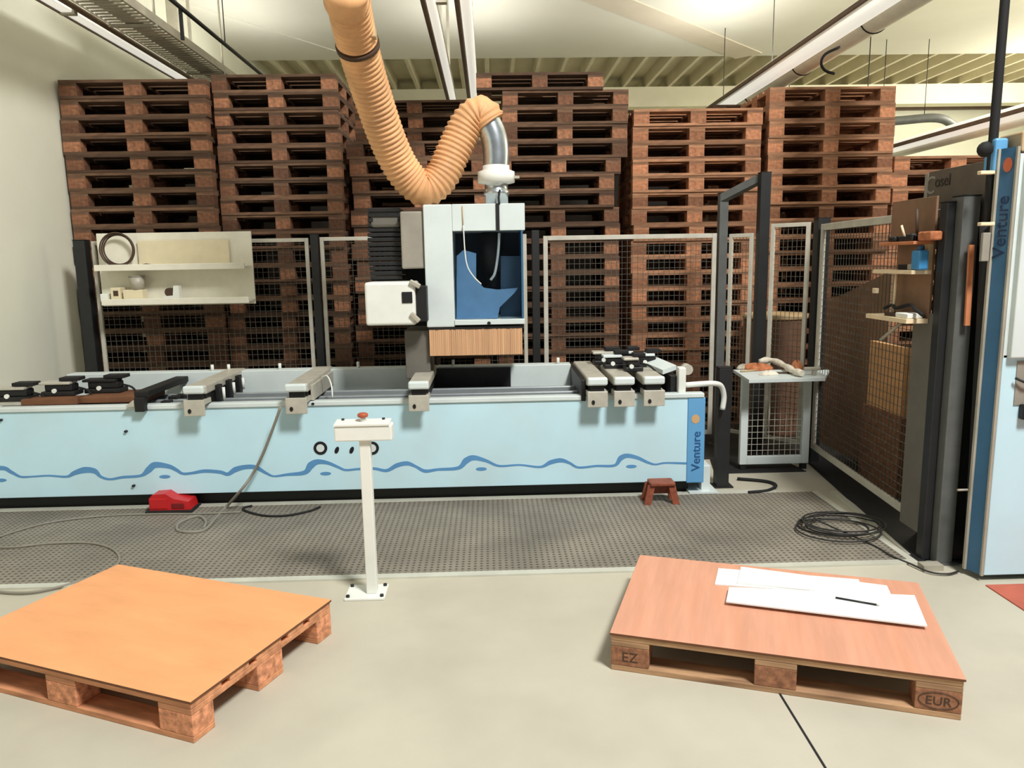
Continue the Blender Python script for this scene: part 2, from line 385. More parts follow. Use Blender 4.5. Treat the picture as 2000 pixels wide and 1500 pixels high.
# ------------------------------------------------------------------ CNC machine
YF = 4.86
R = thing('cnc_router', 'long pale blue cnc router bed with gantry head and wave stripe', 'machine', (-1.0, 5.3, 0))
XR = atY(1376, 860, YF).x; X1 = atY(1342, 860, YF).x; XL = -3.42; ZT = .695; ZB = .098
MB().box(XL, X1, YF, YF+.03, ZB, ZT-.03, bev=.004).build('front_panel', 'machine_white', R)
MB().box(XL, XR-.01, YF-.012, YF+.06, ZT-.03, ZT, bev=.005).build('top_flange', 'machine_light', R)
es = MB().box(X1, XR, YF-.006, YF+.10, ZB-.01, ZT-.03, bev=.006).build('end_strip', 'strip_blue', R); tag(es, 'blue end strip with vertical lettering')
MB().box(XL, XR-.01, YF+.03, 5.62, .10, .60).build('bed_body', 'machine_light', R)
MB().box(XL, XR-.08, YF+.09, 5.6, 0, .10).build('plinth', 'black', R)
MB().box(XL, XR-.06, YF+.06, 5.45, .60, .625).build('bed_deck', 'black', R)
MB().box(XR, XR+.06, YF+.05, YF+.30, .0, .19, bev=.005).build('foot_block', 'machine_light', R)
MB().box(XR-.09, XR+.10, YF-.0, YF+.35, 0, .02).build('foot_plate', 'machine_light', R)
for y, z, m in ((4.945, .688, 'rail_steel'), (5.06, .69, 'rail_steel'), (5.24, .695, 'rail_steel')):
    MB().box(-3.0, 1.16, y, y+.035, .625, z, bev=.006).build('guide_rail', m, R)
    MB().box(-3.0, 1.16, y+.035, y+.06, .625, z-.02).build('rail_seat', 'black', R)
# rear beam
bx0, bx1 = atY(128, 722, 5.5).x, atY(1115, 718, 5.5).x
zb = atY(600, 722, 5.5).z
MB().box(bx0, bx1, 5.5, 5.62, .58, zb, bev=.004).build('rear_beam', 'machine_light', R)
MB().box(atY(800, 720, 5.49).x, atY(997, 720, 5.49).x, 5.47, 5.5, .66, zb-.01).build('cable_channel', 'dark_metal', R)
for px in (415, 447, 547, 700, 885, 1090):
    p = atY(px, 722, 5.54); MB().cyl((p.x, 5.54, zb), (p.x, 5.54, zb+.045), .011, 10).build('stop_pin', 'white_plastic', R)
# wave stripe
W = [(0,914,5),(22,922,4),(40,931,2.5),(60,931,2),(95,929,2),(130,931,2.5),(145,924,5),(165,918,7),(185,920,6),(197,931,3),(215,936,2.5),(240,932,3),(275,929,3),(290,918,7),(303,908,7),(330,911,5),(345,918,4),(357,925,3),(375,924,3),(400,920,4),(430,922,4),(445,926,4),(460,917,6),(480,912,5),(500,913,5),(520,924,3),(535,930,2),(560,927,3),(595,923,5),(607,909,8),(620,902,6),(640,904,4),(660,912,3),(675,918,2.5),(700,916,2.5),(730,915,3),(755,919,3.5),(775,909,5),(795,905,5),(812,911,3),(830,920,4),(855,917,3),(895,914,4),(910,900,7),(925,894,6),(950,900,3.5),(975,910,2.5),(1015,908,2),(1055,912,2.5),(1075,903,5),(1095,899,5),(1112,904,3),(1130,913,2.5),(1165,910,2.5),(1200,909,3),(1212,895,6),(1225,890,5),(1245,894,4),(1265,903,3),(1280,907,2),(1300,904,2),(1341,905,2.5)]
pts = [Vector((-3.42, YF, atY(0, 914, YF).z-.03))]+[atY(x, y, YF) for x, y, w in W]; ws = [5]+[w for _, _, w in W]
P = catmull(pts, 5); Wd = []
for i in range(len(P)):
    j = min(i//5, len(ws)-1); k = min(j+1, len(ws)-1); t = (i % 5)/5; Wd.append((ws[j]*(1-t)+ws[k]*t)*.00327*.9)
mb = MB(); prev = None
for i, p in enumerate(P):
    T = (P[min(i+1, len(P)-1)]-P[max(i-1, 0)]).normalized(); nrm = Vector((-T.z, 0, T.x))
    q = [p+nrm*Wd[i], p-nrm*Wd[i]]; f = [mb.bm.verts.new(Vector((v.x, YF-.0012, v.z))) for v in q]; bk = [mb.bm.verts.new(Vector((v.x, YF+.001, v.z))) for v in q]
    cur = f+bk
    if prev:
        for a, b in ((0, 1), (1, 3), (3, 2), (2, 0)): mb.bm.faces.new((prev[a], prev[b], cur[b], cur[a]))
    prev = cur
mb.build('wave_stripe', 'stripe_blue', R)
def disc_y(mb, x, z, y0, y1, rx, rz, n=24, tilt=0):
    poly = []
    for k in range(n):
        a = 2*PI*k/n; u, v = rx*math.cos(a), rz*math.sin(a)
        poly.append((x+u*math.cos(tilt)-v*math.sin(tilt), y0, z+u*math.sin(tilt)+v*math.cos(tilt)))
    mb.prism(poly, (0, y1-y0, 0)); return mb
for x, y in ((2, 938), (322, 931), (636, 925), (940, 916), (1233, 911)):
    p = atY(x, y, YF); disc_y(MB(), p.x, p.z, YF-.0012, YF+.001, .036, .012).build('oval_mark', 'stripe_blue', R)
for x, y in ((626, 875), (727, 875)):
    p = atY(x, y, YF); rg = disc_y(MB(), p.x, p.z, YF-.004, YF+.001, .044, .044).build('port_ring', 'black', R)
    disc_y(MB(), p.x, p.z, YF-.006, YF-.003, .026, .026).build('port_plug', 'machine_light', rg)
for x, y in ((658, 879), (687, 879)):
    p = atY(x, y, YF); disc_y(MB(), p.x, p.z, YF-.003, YF+.001, .013, .024, 16, -.4).build('slot', 'black', R)
for x, y in ((3, 820), (612, 788), (247, 842), (262, 948)):
    p = atY(x, y, YF); disc_y(MB(), p.x, p.z, YF-.016, YF+.001, .010, .008, 10).build('screw', 'dark_metal', R)
# lettering on the end strip (reads bottom to top)
p = atY(1367, 919, YF); Mt = Matrix.Translation((p.x-.004, YF-.009, p.z)) @ Matrix(((0, -1, 0, 0), (0, 0, -1, 0), (1, 0, 0, 0), (0, 0, 0, 1)))
text('Venture', .082, 'text_blue', es, Mt)
p = atY(1358, 818, YF); disc_y(MB(), p.x, p.z, YF-.0075, YF-.005, .027, .030).build('logo_disc', 'logo_ochre', es)
# consoles across the bed
def console(pf, wpx, pod=None, yb=5.60, x_off=0):
    c = atY(pf[0], pf[1], 4.76); w = wpx*.00322/2; x = c.x
    r = MB().box(x-w, x+w, 4.80, yb, .765, .822, bev=.010).build('console', 'console_grey', R)
    MB().box(x-w+.012, x+w-.012, 4.82, yb-.02, .695, .765).build('carriage', 'black', r)
    ec = MB().box(x-w, x+w, 4.745, 4.785, .775, .826, bev=.012).build('end_cap', 'machine_light', r)
    mb = MB().box(x-w, x+w, 4.745, 4.76, .635, .738, bev=.004); mb.box(x-w, x+w, 4.76, 4.87, .705, .735); mb.build('end_plate', 'console_grey', r)
    disc_y(MB(), x-w*.45, .668, 4.742, 4.746, .011, .015, 14).build('hole', 'black', r)
    MB().box(x-w+.02, x+w-.02, 4.775, 4.83, .72, .79).build('slide_block', 'black', r)
    return r, x, w
cons = []
for px, w in ((381, 40), (580, 42), (819, 40), (1167, 40), (1219, 41), (1277, 42)):
    cons.append(console((px, 800), w))
# side plates / posts on the first console
r, x, w = cons[0]
for yy in (4.95, 5.15, 5.35):
    MB().box(x+w, x+w+.03, yy, yy+.06, .63, .80, bev=.004).build('side_plate', 'black', r)
    MB().cyl((x+w+.045, yy+.03, .70), (x+w+.045, yy+.03, .78), .010, 10).build('pin', 'white_plastic', r)
r, x, w = cons[1]
MB().box(x+w, x+w+.018, 4.86, 5.5, .70, .80, bev=.003).build('side_plate', 'console_grey', r)
MB().tube(catmull([(x+w+.02, 5.1, .81), (x+w+.07, 5.05, .83), (x+w+.11, 4.98, .78), (x+w+.12, 4.95, .70)], 5), .005, 6).build('hose_loop', 'white_plastic', r)
r, x, w = cons[3]
MB().box(x-w-.03, x-w, 4.84, 5.55, .66, .80, bev=.004).build('side_plate', 'dark_metal', r)
# dark console far left of the row, folded down
p0, p1 = atY(278, 772, 4.86), atY(388, 722, 5.6)
dk = MB().box(p0.x-.045, p0.x+.045, 4.84, 5.56, .745, .785, bev=.006).build('dark_console', 'black', R)
MB().box(p0.x-.03, p0.x+.03, 4.80, 4.86, .66, .75, bev=.004).build('end_block', 'black', dk)
MB().prism([(p0.x-.09, 4.80, .695), (p0.x-.03, 4.80, .695), (p0.x-.03, 4.80, .74)], (0, .08, 0)).build('foot_wedge', 'console_grey', dk)
for k in range(5):
    MB().box(p0.x+.07, p0.x+.13, 4.95+k*.12, 5.01+k*.12, .66, .70+.01*(k % 2), bev=.004).build('slide_block', 'dark_metal', dk)
# vacuum pods parked on the left and a cluster on the right
def pod(px, py, Y, zz, w, plate, light):
    p = atY(px, py, Y); x = p.x
    r = MB().box(x-w/2, x+w/2, Y-.06, Y+.06, zz, zz+.03, bev=.006).build('vacuum_pod', 'dark_metal', R)
    MB().box(x-w/2+.02, x+w/2-.02, Y-.045, Y+.045, zz+.03, zz+.075, bev=.008).build('pod_body', 'black', r)
    MB().box(x-w/2-.01, x+w/2-.03, Y-.055, Y+.05, zz+.075, zz+.092, bev=.004).build('pod_plate', plate, r)
    MB().box(x, x+w/2+.02, Y-.03, Y+.06, zz+.095, zz+.118, bev=.004).build('pod_lip', 'rubber_black', r)
    MB().cyl((x-.02, Y-.065, zz+.035), (x-.02, Y-.05, zz+.035), .015, 10).build('valve', light, r)
    MB().tube(catmull([(x+w/2-.01, Y, zz+.05), (x+w/2+.05, Y, zz+.03), (x+w/2+.09, Y-.02, zz-.005)], 4), .007, 6).build('pod_hose', 'rubber_black', r)
# brown boards the left pods rest on
for (xa, xb, ya, yb_) in ((40, 150, 4.92, 5.05), (150, 285, 4.95, 5.25)):
    pa, pb = atY(xa, 780, ya), atY(xb, 780, ya)
    MB().box(pa.x, pb.x, ya, yb_, .697, .735, bev=.003).build('support_board', 'board_edge', R)
MB().box(XL+.02, atY(45, 790, 4.93).x, 4.93, 5.2, .697, .715).build('support_board', 'console_grey', R)
pod(30, 770, 5.02, .716, .24, 'console_grey', 'white_plastic')
pod(122, 765, 5.08, .736, .22, 'console_grey', 'white_plastic')
pod(208, 760, 5.16, .736, .24, 'rubber_black', 'white_plastic')
zt = .823
for px, py, Y, w, pl in ((1182, 690, 5.42, .17, 'console_grey'), (1225, 700, 5.42, .13, 'machine_light'), (1200, 715, 5.22, .15, 'machine_light'), (1262, 712, 5.26, .16, 'machine_light'), (1236, 732, 5.06, .12, 'console_grey')):
    pod(px, py, Y, zt, w, pl, 'white_plastic')
p = atY(1288, 725, 5.1)
MB().prism([(p.x-.10, 5.3, .83), (p.x-.0, 5.3, .86), (p.x+.09, 5.0, .83), (p.x+.0, 5.0, .80)], (0, 0, .03)).build('tilted_plate', 'machine_light', R)
# white bracket and bent grip bar at the right end
b0 = atY(1330, 740, 4.9)
br = MB().box(b0.x-.02, b0.x+.03, 4.88, 4.96, .69, .86, bev=.008).build('end_bracket', 'white_plastic', R)
MB().cyl((b0.x+.05, 4.92, .84), (b0.x+.05, 5.0, .84), .035, 14).build('clamp_ring', 'console_grey', br)
q = [atY(1338, 752, 4.92), atY(1365, 750, 4.92), atY(1395, 749, 4.92), atY(1409, 755, 4.95), atY(1414, 775, 4.97), atY(1411, 800, 4.97)]
MB().tube(catmull(q, 5), .018, 10).build('bent_bar', 'white_plastic', br)
MB().box(atY(1308, 750, 4.95).x, atY(1324, 750, 4.95).x, 4.93, 5.3, .625, .80, bev=.003).build('stop_housing', 'black', br)

# gantry head
YH = 5.12
def hx(px, py=500): return atY(px, py, YH).x
def hz(py, px=925): return atY(px, py, YH).z
x0, x1, z0, z1 = hx(829), hx(1026), hz(638), hz(398)
wx0, wx1, wz0, wz1 = hx(885), hx(1018), hz(624), hz(451)
head = MB().box(x0, wx0, YH, YH+.46, z0, z1, bev=.008).build('head_cover', 'machine_light', R)
MB().box(wx0, x1, YH, YH+.46, wz1, z1, bev=.004).build('header', 'machine_light', head)
sill = MB().box(wx0-.002, x1-.01, YH-.01, YH+.46, z0+.012, wz0, bev=.004).build('sill', 'machine_light', head)
MB().box(wx1, wx1+.012, YH, YH+.44, wz0, wz1).build('side_edge', 'cabinet_blue', head)
MB().box(wx0, wx1, YH+.43, YH+.45, wz0, wz1).build('rear_panel', 'inner_dark', head)
MB().box(wx0+.001, wx1, YH+.004, YH+.010, wz0, wz1).build('window_pane', 'blue_glass', head)
pk = atY(955, 631, YH); disc_y(MB(), pk.x, pk.z, YH-.018, YH-.008, .012, .012, 12).build('latch', 'dark_metal', sill)
# interior: blue guards, spindle, lines
Yi = YH+.10
gb = [atY(x, y, Yi) for x, y in ((892, 622), (892, 500), (905, 488), (930, 495), (930, 548), (945, 562), (972, 566), (1012, 562), (1005, 572), (976, 600), (972, 622))]
MB().prism(gb, (0, .03, 0)).build('inner_guard', 'guard_blue', head)
gb = [atY(x, y, Yi+.12) for x, y in ((978, 560), (978, 500), (1016, 500), (1016, 620), (978, 620))]
MB().prism(gb, (0, .03, 0)).build('rear_guard', 'guard_dark', head)
sp = [atY(x, y, Yi+.16) for x, y in ((960, 455), (960, 560))]
MB().tube([sp[0], sp[0].lerp(sp[1], .7), sp[0].lerp(sp[1], .72), sp[1]], .06, 14, True, [.075, .075, .04, .03]).build('spindle', 'dark_metal', head)
MB().tube(catmull([atY(975, 455, Yi-.03), atY(974, 480, Yi-.03), atY(971, 510, Yi-.03), atY(966, 535, Yi-.03), atY(958, 547, Yi-.03)], 5), .009, 8).build('air_line', 'white_plastic', head)
MB().tube(catmull([atY(905, 440, YH-.02), atY(908, 490, YH-.015), atY(913, 520, YH-.012), atY(925, 540, YH-.012), atY(940, 555, YH-.012)], 6), .0045, 6).build('air_line', 'white_plastic', head)
MB().tube([atY(903, 402, YH-.006), atY(905, 446, YH-.01)], .0035, 6).build('air_line', 'carton', head)
MB().box(hx(970), hx(977), YH-.008, YH, wz1-.0, z1).build('door_gap', 'black', head)
# bristle curtain
cx0, cx1, cz0, cz1 = hx(833), hx(1018), hz(694), hz(643)
MB().box(cx0-.004, cx1+.01, YH+.01, YH+.4, cz1, z0).build('curtain_rail', 'dark_metal', head)
for k in range(1):
    mb = MB(); n = 46; w = (cx1-cx0)/n
    for i in range(n):
        j = random.uniform(-.003, .003); mb.box(cx0+i*w, cx0+(i+1)*w-.0008, YH+.012+j, YH+.018+j, cz0, cz1)
    n = 30; w = .36/n
    for i in range(n):
        for xx in (cx0, cx1-.006): mb.box(xx, xx+.006, YH+.02+i*w, YH+.02+(i+1)*w-.001, cz0, cz1)
    tag(mb.build('bristle_curtain', 'curtain', head), 'tan strip curtain')
# gantry column, energy chain, motor box
zc = .60
MB().box(hx(775), hx(838), YH+.44, YH+.85, zc, 1.9, bev=.01).build('gantry_column', 'dark_metal', R)
MB().box(hx(782), hx(832), YH+.06, YH+.46, hz(740), hz(645), bev=.006).build('column_foot', 'grey_board', R)
MB().box(hx(783), hx(828), YH+.03, YH+.44, hz(525, 800), hz(412, 800), bev=.012).build('motor_cover', 'sign_light', R)
mb = MB(); cxh = hx(752); wch = .115
for k in range(16):
    t = k/15; z = hz(400)-t*(hz(400)-hz(545)); mb.box(cxh-wch+.02*math.sin(t*PI)*-1, cxh+wch-.02, YH+.10+.05*math.sin(t*PI), YH+.36, z-.03, z-.004, bev=.004)
tag(mb.build('energy_chain', 'dark_metal', R), 'dark cable chain loop')
MB().box(cxh-wch+.01, cxh+wch-.02, YH+.12, YH+.34, hz(440), hz(402), bev=.02).build('chain_cover', 'grey_board', R)
mx0, mx1, mz0, mz1 = atY(713, 600, 4.98).x, atY(812, 600, 4.98).x, atY(760, 636, 4.98).z, atY(760, 551, 4.98).z
bx = MB().box(mx0, mx1, 4.98, 5.3, mz0, mz1, bev=.018, seg=3).build('motor_box', 'white_plastic', R); tag(bx, 'white rounded motor box')
sq = atY(795, 581, 4.975); MB().box(sq.x-.034, sq.x+.034, 4.972, 4.982, sq.z-.036, sq.z+.036, bev=.004).build('socket', 'black', bx)
for yy, a in ((556, .5), (622, .8)):
    p = atY(812, yy, 4.96); MB().box(-.045, .03, 0, .03, -.016, .016, bev=.006, M=Matrix.Translation(p) @ Matrix.Rotation(a, 4, 'Y')).build('clamp_lever', 'galv', bx)
MB().box(mx1-.005, mx1+.07, 5.0, 5.25, mz0+.02, mz1-.03, bev=.004).build('coupling', 'black', bx)
# extraction connection on the head
cxd = atY(969, 380, 5.3); zt0 = z1
pc = Vector((atY(970, 390, 5.28).x, 5.28, 0))
def zz(py): return atY(970, py, 5.28).z
du = MB().lathe((pc.x, pc.y, 0), [(.078, zt0-.01), (.078, zz(382)), (.088, zz(380)), (.088, zz(374)), (.078, zz(372)), (.078, zz(358)), (.10, zz(357)), (.10, zz(354))], 28).build('extraction_duct', 'steel', R)
MB().lathe((pc.x, pc.y, 0), [(.082, zz(360)), (.124, zz(357)), (.124, zz(336)), (.09, zz(332)), (.09, zz(324)), (.08, zz(322))], 32).build('flange', 'white_plastic', du)
el = catmull([Vector((pc.x, 5.28, zz(326))), atY(969, 300, 5.28), atY(965, 270, 5.28), atY(955, 245, 5.28), atY(942, 224, 5.28)], 6)
MB().tube(el, .088, 26).build('elbow', 'steel', du)
MB().box(pc.x+.10, pc.x+.155, 5.24, 5.26, zz(350), zz(345)).build('flange_lever', 'galv', du)
MB().tube(catmull([atY(975, 398, YH-.01), atY(974, 385, YH+.02), atY(976, 372, YH+.08)], 4), .008, 6).build('hood_cable', 'black', du)

# hose
hp = [Vector((atY(668, -160, 4.15).x, 4.05, CZ-.01)), atY(671, -60, 4.2), atY(680, 0, 4.35), atY(699, 90, 4.62), atY(727, 185, 4.86), atY(760, 280, 5.06), atY(792, 340, 5.17), atY(829, 369, 5.22), atY(862, 345, 5.25), atY(888, 290, 5.27), atY(914, 240, 5.28), atY(940, 222, 5.28), atY(958, 244, 5.28)]
hc = resample(catmull(hp, 14), .0085); rads = [.112+.0075*math.sin(2*PI*i/4) for i in range(len(hc))]
hz_ = thing('extraction_hose', 'ribbed orange-tan extraction hose bent in a V over the machine', 'hose', hc[0])
MB().tube(hc, .11, 28, True, rads).build('hose_tube', 'hose', hz_)
i1 = min(range(len(hc)), key=lambda i: (hc[i]-hp[3]).length)
bd = MB().tube(hc[i1-2:i1+2], .126, 28).build('hose_clamp', 'hose_band', hz_)
pbx = hc[i1]; MB().box(pbx.x+.07, pbx.x+.12, pbx.y-.13, pbx.y-.06, pbx.z+.01, pbx.z+.07, bev=.008).build('clamp_screw', 'carton', bd)

# ------------------------------------------------------------------ control stand
S = thing('control_stand', 'white pedestal control stand with red-brown stop button', 'control stand', (-.60, 3.47, 0))
b = MB().box(-.715, -.525, 3.39, 3.55, 0, .012, bev=.003).build('base_plate', 'white_plastic', S)
for x_, y_ in ((-.70, 3.41), (-.54, 3.41), (-.70, 3.53), (-.54, 3.53)): MB().cyl((x_, y_, .012), (x_, y_, .022), .009, 8).build('bolt', 'dark_metal', b)
pxl, pxr = atY(699, 1000, 3.45).x, atY(722, 1000, 3.45).x
xm = atY(711, 870, 3.45).x
MB().box(-.617, -.567, 3.44, 3.49, .012, .775, bev=.004).build('post', 'white_plastic', S)
cx0_, cx1_ = atY(652, 840, 3.42).x, atY(765, 840, 3.42).x; zb0, zb1 = atY(708, 862, 3.42).z, atY(708, 832, 3.42).z
bb = MB().box(cx0_, cx1_, 3.42, 3.50, zb0, zb1, bev=.006).build('control_box', 'white_plastic', S)
MB().prism([(cx0_, 3.415, zb1), (cx1_-.01, 3.415, zb1), (cx1_-.01, 3.505, zb1+.008), (cx0_, 3.505, zb1+.008)], (0, 0, .008)).build('sloped_lid', 'white_plastic', bb)
MB().box(cx0_+.004, cx1_-.014, 3.49, 3.503, zb1-.02, zb1+.008).build('rear_riser', 'white_plastic', bb)
bp_ = Vector((atY(709, 820, 3.47).x, 3.472, zb1+.010))
bt = MB().cyl(bp_, bp_+Vector((0, -.004, .022)), .013, 16).build('button_stem', 'white_plastic', bb)
MB().lathe(bp_+Vector((0, -.004, .02)), [(.014, 0), (.024, .004), (.025, .014), (.020, .020), (.008, .023)], 20).build('stop_button', 'red_brown', bb)
for xx in (cx0_+.03, cx1_-.045): MB().cyl((xx, 3.49, zb1+.012), (xx, 3.49, zb1+.022), .007, 8).build('lid_screw', 'dark_metal', bb)

# foot pedal
fp = atZ(345, 992, 0); Fp = thing('foot_pedal', 'red hooded foot pedal on the ribbed floor by the machine', 'foot switch', (fp.x, fp.y-.06, 0))
x = fp.x; y = fp.y-.06
MB().box(x-.15, x+.15, y-.07, y+.10, 0.006, .022, bev=.006).build('base', 'rubber_black', Fp)
prof = [(x-.125, y-.05, .02), (x-.125, y-.05, .10), (x-.10, y-.05, .125), (x-.02, y-.05, .13), (x+.03, y-.05, .095), (x+.125, y-.05, .075), (x+.135, y-.05, .02)]
MB().prism(prof, (0, .13, 0)).build('hood', 'red', Fp)
MB().box(x+.01, x+.10, y-.052, y-.02, .025, .07, bev=.008).build('treadle', 'red_dark', Fp)
MB().box(x-.12, x-.01, y-.054, y-.045, .03, .10, bev=.004).build('side_cheek', 'red', Fp)

# small step stool
sx = atZ(1292, 986, 0); St = thing('step_stool', 'small rust-red step stool in front of the machine end', 'stool', (sx.x, sx.y+.03, 0))
x, y = sx.x, sx.y+.03
MB().box(x-.075, x+.085, y-.05, y+.07, .128, .150, bev=.006).build('top', 'rust_red', St)
for sxx in (-1, 1):
    for sy in (0, 1):
        xa, ya = x+sxx*.065, y-.035+sy*.085
        MB().prism([(xa-.022, ya, .13), (xa+.022, ya, .13), (xa+.022+sxx*.028, ya-.012+sy*.02, .006), (xa-.022+sxx*.028, ya-.012+sy*.02, .006)], (0, .02, 0)).build('leg', 'rust_red', St)
MB().box(x-.06, x+.06, y+.02, y+.03, .06, .128).build('apron', 'rust_red', St)

# cables
def cable(pts, r, m, label, n=8, cat='cable', name='cable'):
    return tag(MB().tube(catmull(pts, n), r, 8).build(name, m), label, cat)
g = lambda x, y, z=.012: atZ(x, y, z)
cable([atY(548, 795, 4.72), atY(530, 845, 4.74), atY(512, 890, 4.76), atY(492, 928, 4.77), atY(470, 958, 4.72), g(440, 992), g(420, 1014), g(395, 1037), g(350, 1037), g(350, 1022), g(385, 1008), g(402, 1018), g(398, 1032)], .009, 'cable_grey', 'grey cable hanging from the second console to the floor loop')
cable([g(470, 1000), g(400, 1003), g(300, 1004), g(200, 1008), g(100, 1020), g(30, 1038), g(-40, 1062)], .006, 'cable_grey', 'grey cable running left from beside the foot pedal')
cable([g(-60, 1066), g(20, 1069), g(90, 1062), g(170, 1060), g(215, 1070), g(233, 1088), g(222, 1108), g(170, 1130), g(100, 1150), g(40, 1158), g(-40, 1152)], .007, 'cable_grey', 'grey floor cable curling round behind the left pallet')
cable([g(625, 990, .012), g(605, 998), g(560, 1007), g(515, 1007), g(480, 998), g(476, 992), g(492, 988, .012)], .008, 'rubber_black', 'short black cable loop lying under the machine front')
cable([g(1462, 962), g(1500, 958), g(1515, 948), g(1495, 940), g(1440, 935)], .012, 'rubber_black', 'short thick black hose end on the floor beside the dark post')
# coil of thin black cable
cen = g(1660, 1032, .010); pts = []
for k in range(70):
    a = k*.5; rr = .20+.05*math.sin(k*.37); ox = .09*math.sin(k*.055); z = .010+.0006*k
    pts.append(cen+Vector((rr*math.cos(a)*1.05-ox, rr*.85*math.sin(a)+.03*math.sin(k*.2), z-.010)))
pts += [g(1700, 1062), g(1740, 1085), g(1780, 1102), g(1815, 1117), g(1850, 1121), g(1872, 1116)]
cable(pts, .005, 'cable_dark', 'coil of thin dark cable on the floor by the side fence', 5)

# ------------------------------------------------------------------ fences
def mesh_panel(a, b, z0, z1, label, cols, frame='frame_grey', fw=.03, step=.045, bottom=True, top=True, group='mesh fence panels', wr=.0016):
    a = Vector((a[0], a[1], 0)); b = Vector((b[0], b[1], 0)); d = (b-a); Ln = d.length; d.normalize(); nrm = Vector((-d.y, d.x, 0))
    M = Matrix(((d.x, nrm.x, 0, a.x), (d.y, nrm.y, 0, a.y), (0, 0, 1, 0), (0, 0, 0, 1)))
    r = thing('mesh_fence', label, 'fence panel', ((a.x+b.x)/2, (a.y+b.y)/2, 0), 0, group)
    for u in (0, Ln-fw): MB().box(u, u+fw, -.012, .012, z0, z1, bev=.003, M=M).build('frame_upright', frame, r)
    if top: MB().box(fw, Ln-fw, -.012, .012, z1-fw, z1, bev=.003, M=M).build('frame_rail', frame, r)
    if bottom: MB().box(fw, Ln-fw, -.012, .012, z0, z0+fw, bev=.003, M=M).build('frame_rail', frame, r)
    mb = MB(); n = int((Ln-fw)/step)
    for i in range(1, n+1):
        u = fw+(Ln-2*fw)*i/(n+1); mb.box(u-wr, u+wr, -wr, wr, z0+fw/2, z1-fw/2, M=M)
    m = int((z1-z0)/step)
    for i in range(1, m+1):
        z = z0+(z1-z0)*i/(m+1); mb.box(fw/2, Ln-fw/2, wr, wr*3, z-wr, z+wr, M=M)
    mb.build('wire_mesh', 'wire_grey', r); return r
def post(x, y, z1, label, m='post_dark', w=.06, d=None, z0=0, cat='post'):
    d = d or w; r = thing('fence_post', label, cat, (x, y, z0), 0, 'dark fence posts')
    MB().box(x-w/2, x+w/2, y-d/2, y+d/2, z0+.008, z1, bev=.004).build('shaft', m, r)
    MB().box(x-w/2-.03, x+w/2+.03, y-d/2-.01, y+d/2+.01, z0, z0+.01).build('foot_plate', m, r)
    MB().box(x-w/2-.002, x+w/2+.002, y-d/2-.002, y+d/2+.002, z1, z1+.006).build('cap', 'rubber_black', r); return r
YFN = 6.2
def fx(px, py=600): return atY(px, py, YFN).x
mesh_panel((fx(197, 650), YFN), (fx(610, 600), YFN), .1, 1.772, 'mesh fence panel carrying the white shelf board', 0)
mesh_panel((fx(632), YFN), (fx(1030), YFN), .1, 1.776, 'mesh fence panel behind the gantry head', 0)
mesh_panel((fx(1062), YFN), (fx(1396), YFN), .1, 1.758, 'wide mesh fence panel right of the gantry head', 0, fw=.036)
post(fx(172), YFN, 1.78, 'dark fence post at the left end of the shelf board', w=.09)
post(fx(622), YFN, 1.80, 'dark fence post left of the gantry head')
post(fx(1047), YFN, 1.80, 'dark fence post right of the gantry head')
pA = atY(1411, 500, 6.22); pB = atY(1488, 500, 5.98); pC = atY(1593, 700, 5.62)
zA = atY(1420, 378, 6.22).z; zB = atY(1495, 338, 5.98).z; zC = atY(1600, 427, 5.62).z
post(pA.x, 6.24, zA, 'tall grey post at the far side of the overhead gate bar', m='post_grey', w=.07)
post(pB.x, 5.98, zB, 'tall dark post at the near side of the overhead gate bar', w=.08)
post(pC.x, 5.62, zC, 'dark corner post where the side fence begins', w=.09)
gb_ = MB().prism([(pA.x-.03, 6.2, zA), (pA.x+.03, 6.2, zA), (pB.x+.03, 6.02, zB), (pB.x-.03, 6.02, zB)], (0, 0, -.06)).build('gate_bar', 'post_grey'); tag(gb_, 'short dark overhead bar joining the two tallest posts', 'bar')
mesh_panel((pB.x+.05, 5.93), (pC.x-.05, 5.70), .12, zC-.02, 'short angled mesh panel beside the corner post', 0)
mesh_panel((pA.x+.05, 6.2), (pB.x-.05, 6.04), .12, 1.75, 'narrow mesh panel under the overhead gate bar', 0)
# low dark post stub at the machine end
s0 = atZ(1408, 950, 0)
post(s0.x, 5.05, atY(1408, 718, 5.05).z, 'short dark post stub at the machine right end', w=.085)
# side fence
xD = 2.235; yD = 3.66
mesh_panel((pC.x-.03, 5.54), (xD+.04, yD+.06), .13, 1.79, 'long side mesh panel running toward the blue cabinet', 0, fw=.045, step=.05)
post(xD+.052, yD, 1.835, 'near grey end post of the side fence', m='post_grey', w=.082, d=.09)
post(xD-.012, yD+.04, 1.81, 'slim black strip standing in for the shaded left side of the grey end post', w=.042, d=.06)  # shaded side of the grey end post, made as a separate black strip
post(xD+.150, 3.70, 1.80, 'black post between the side fence and the blue cabinet', m='post_dark', w=.08)
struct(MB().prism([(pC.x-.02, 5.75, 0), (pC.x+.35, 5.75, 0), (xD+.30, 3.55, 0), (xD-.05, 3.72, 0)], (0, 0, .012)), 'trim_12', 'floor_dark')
struct(MB().prism([(1.62, 5.35, 0), (2.3, 5.35, 0), (2.25, 5.75, 0), (1.7, 5.75, 0)], (0, 0, .004)), 'trim_13', 'floor_dark')
struct(MB().box(1.55, 4.9, 5.76, 9.1, 0, .003), 'trim_15', 'floor_patch_dark')  # thin sheets added to darken the floor beyond the fence
struct(MB().box(2.56, 4.9, 3.9, 5.76, 0, .003), 'trim_16', 'floor_patch_dark')
struct(MB().prism([(2.17, 3.68, 0), (2.24, 3.68, 0), (2.30, 4.86, 0), (2.26, 4.86, 0)], (0, 0, .008)), 'trim_14', 'floor_metal')
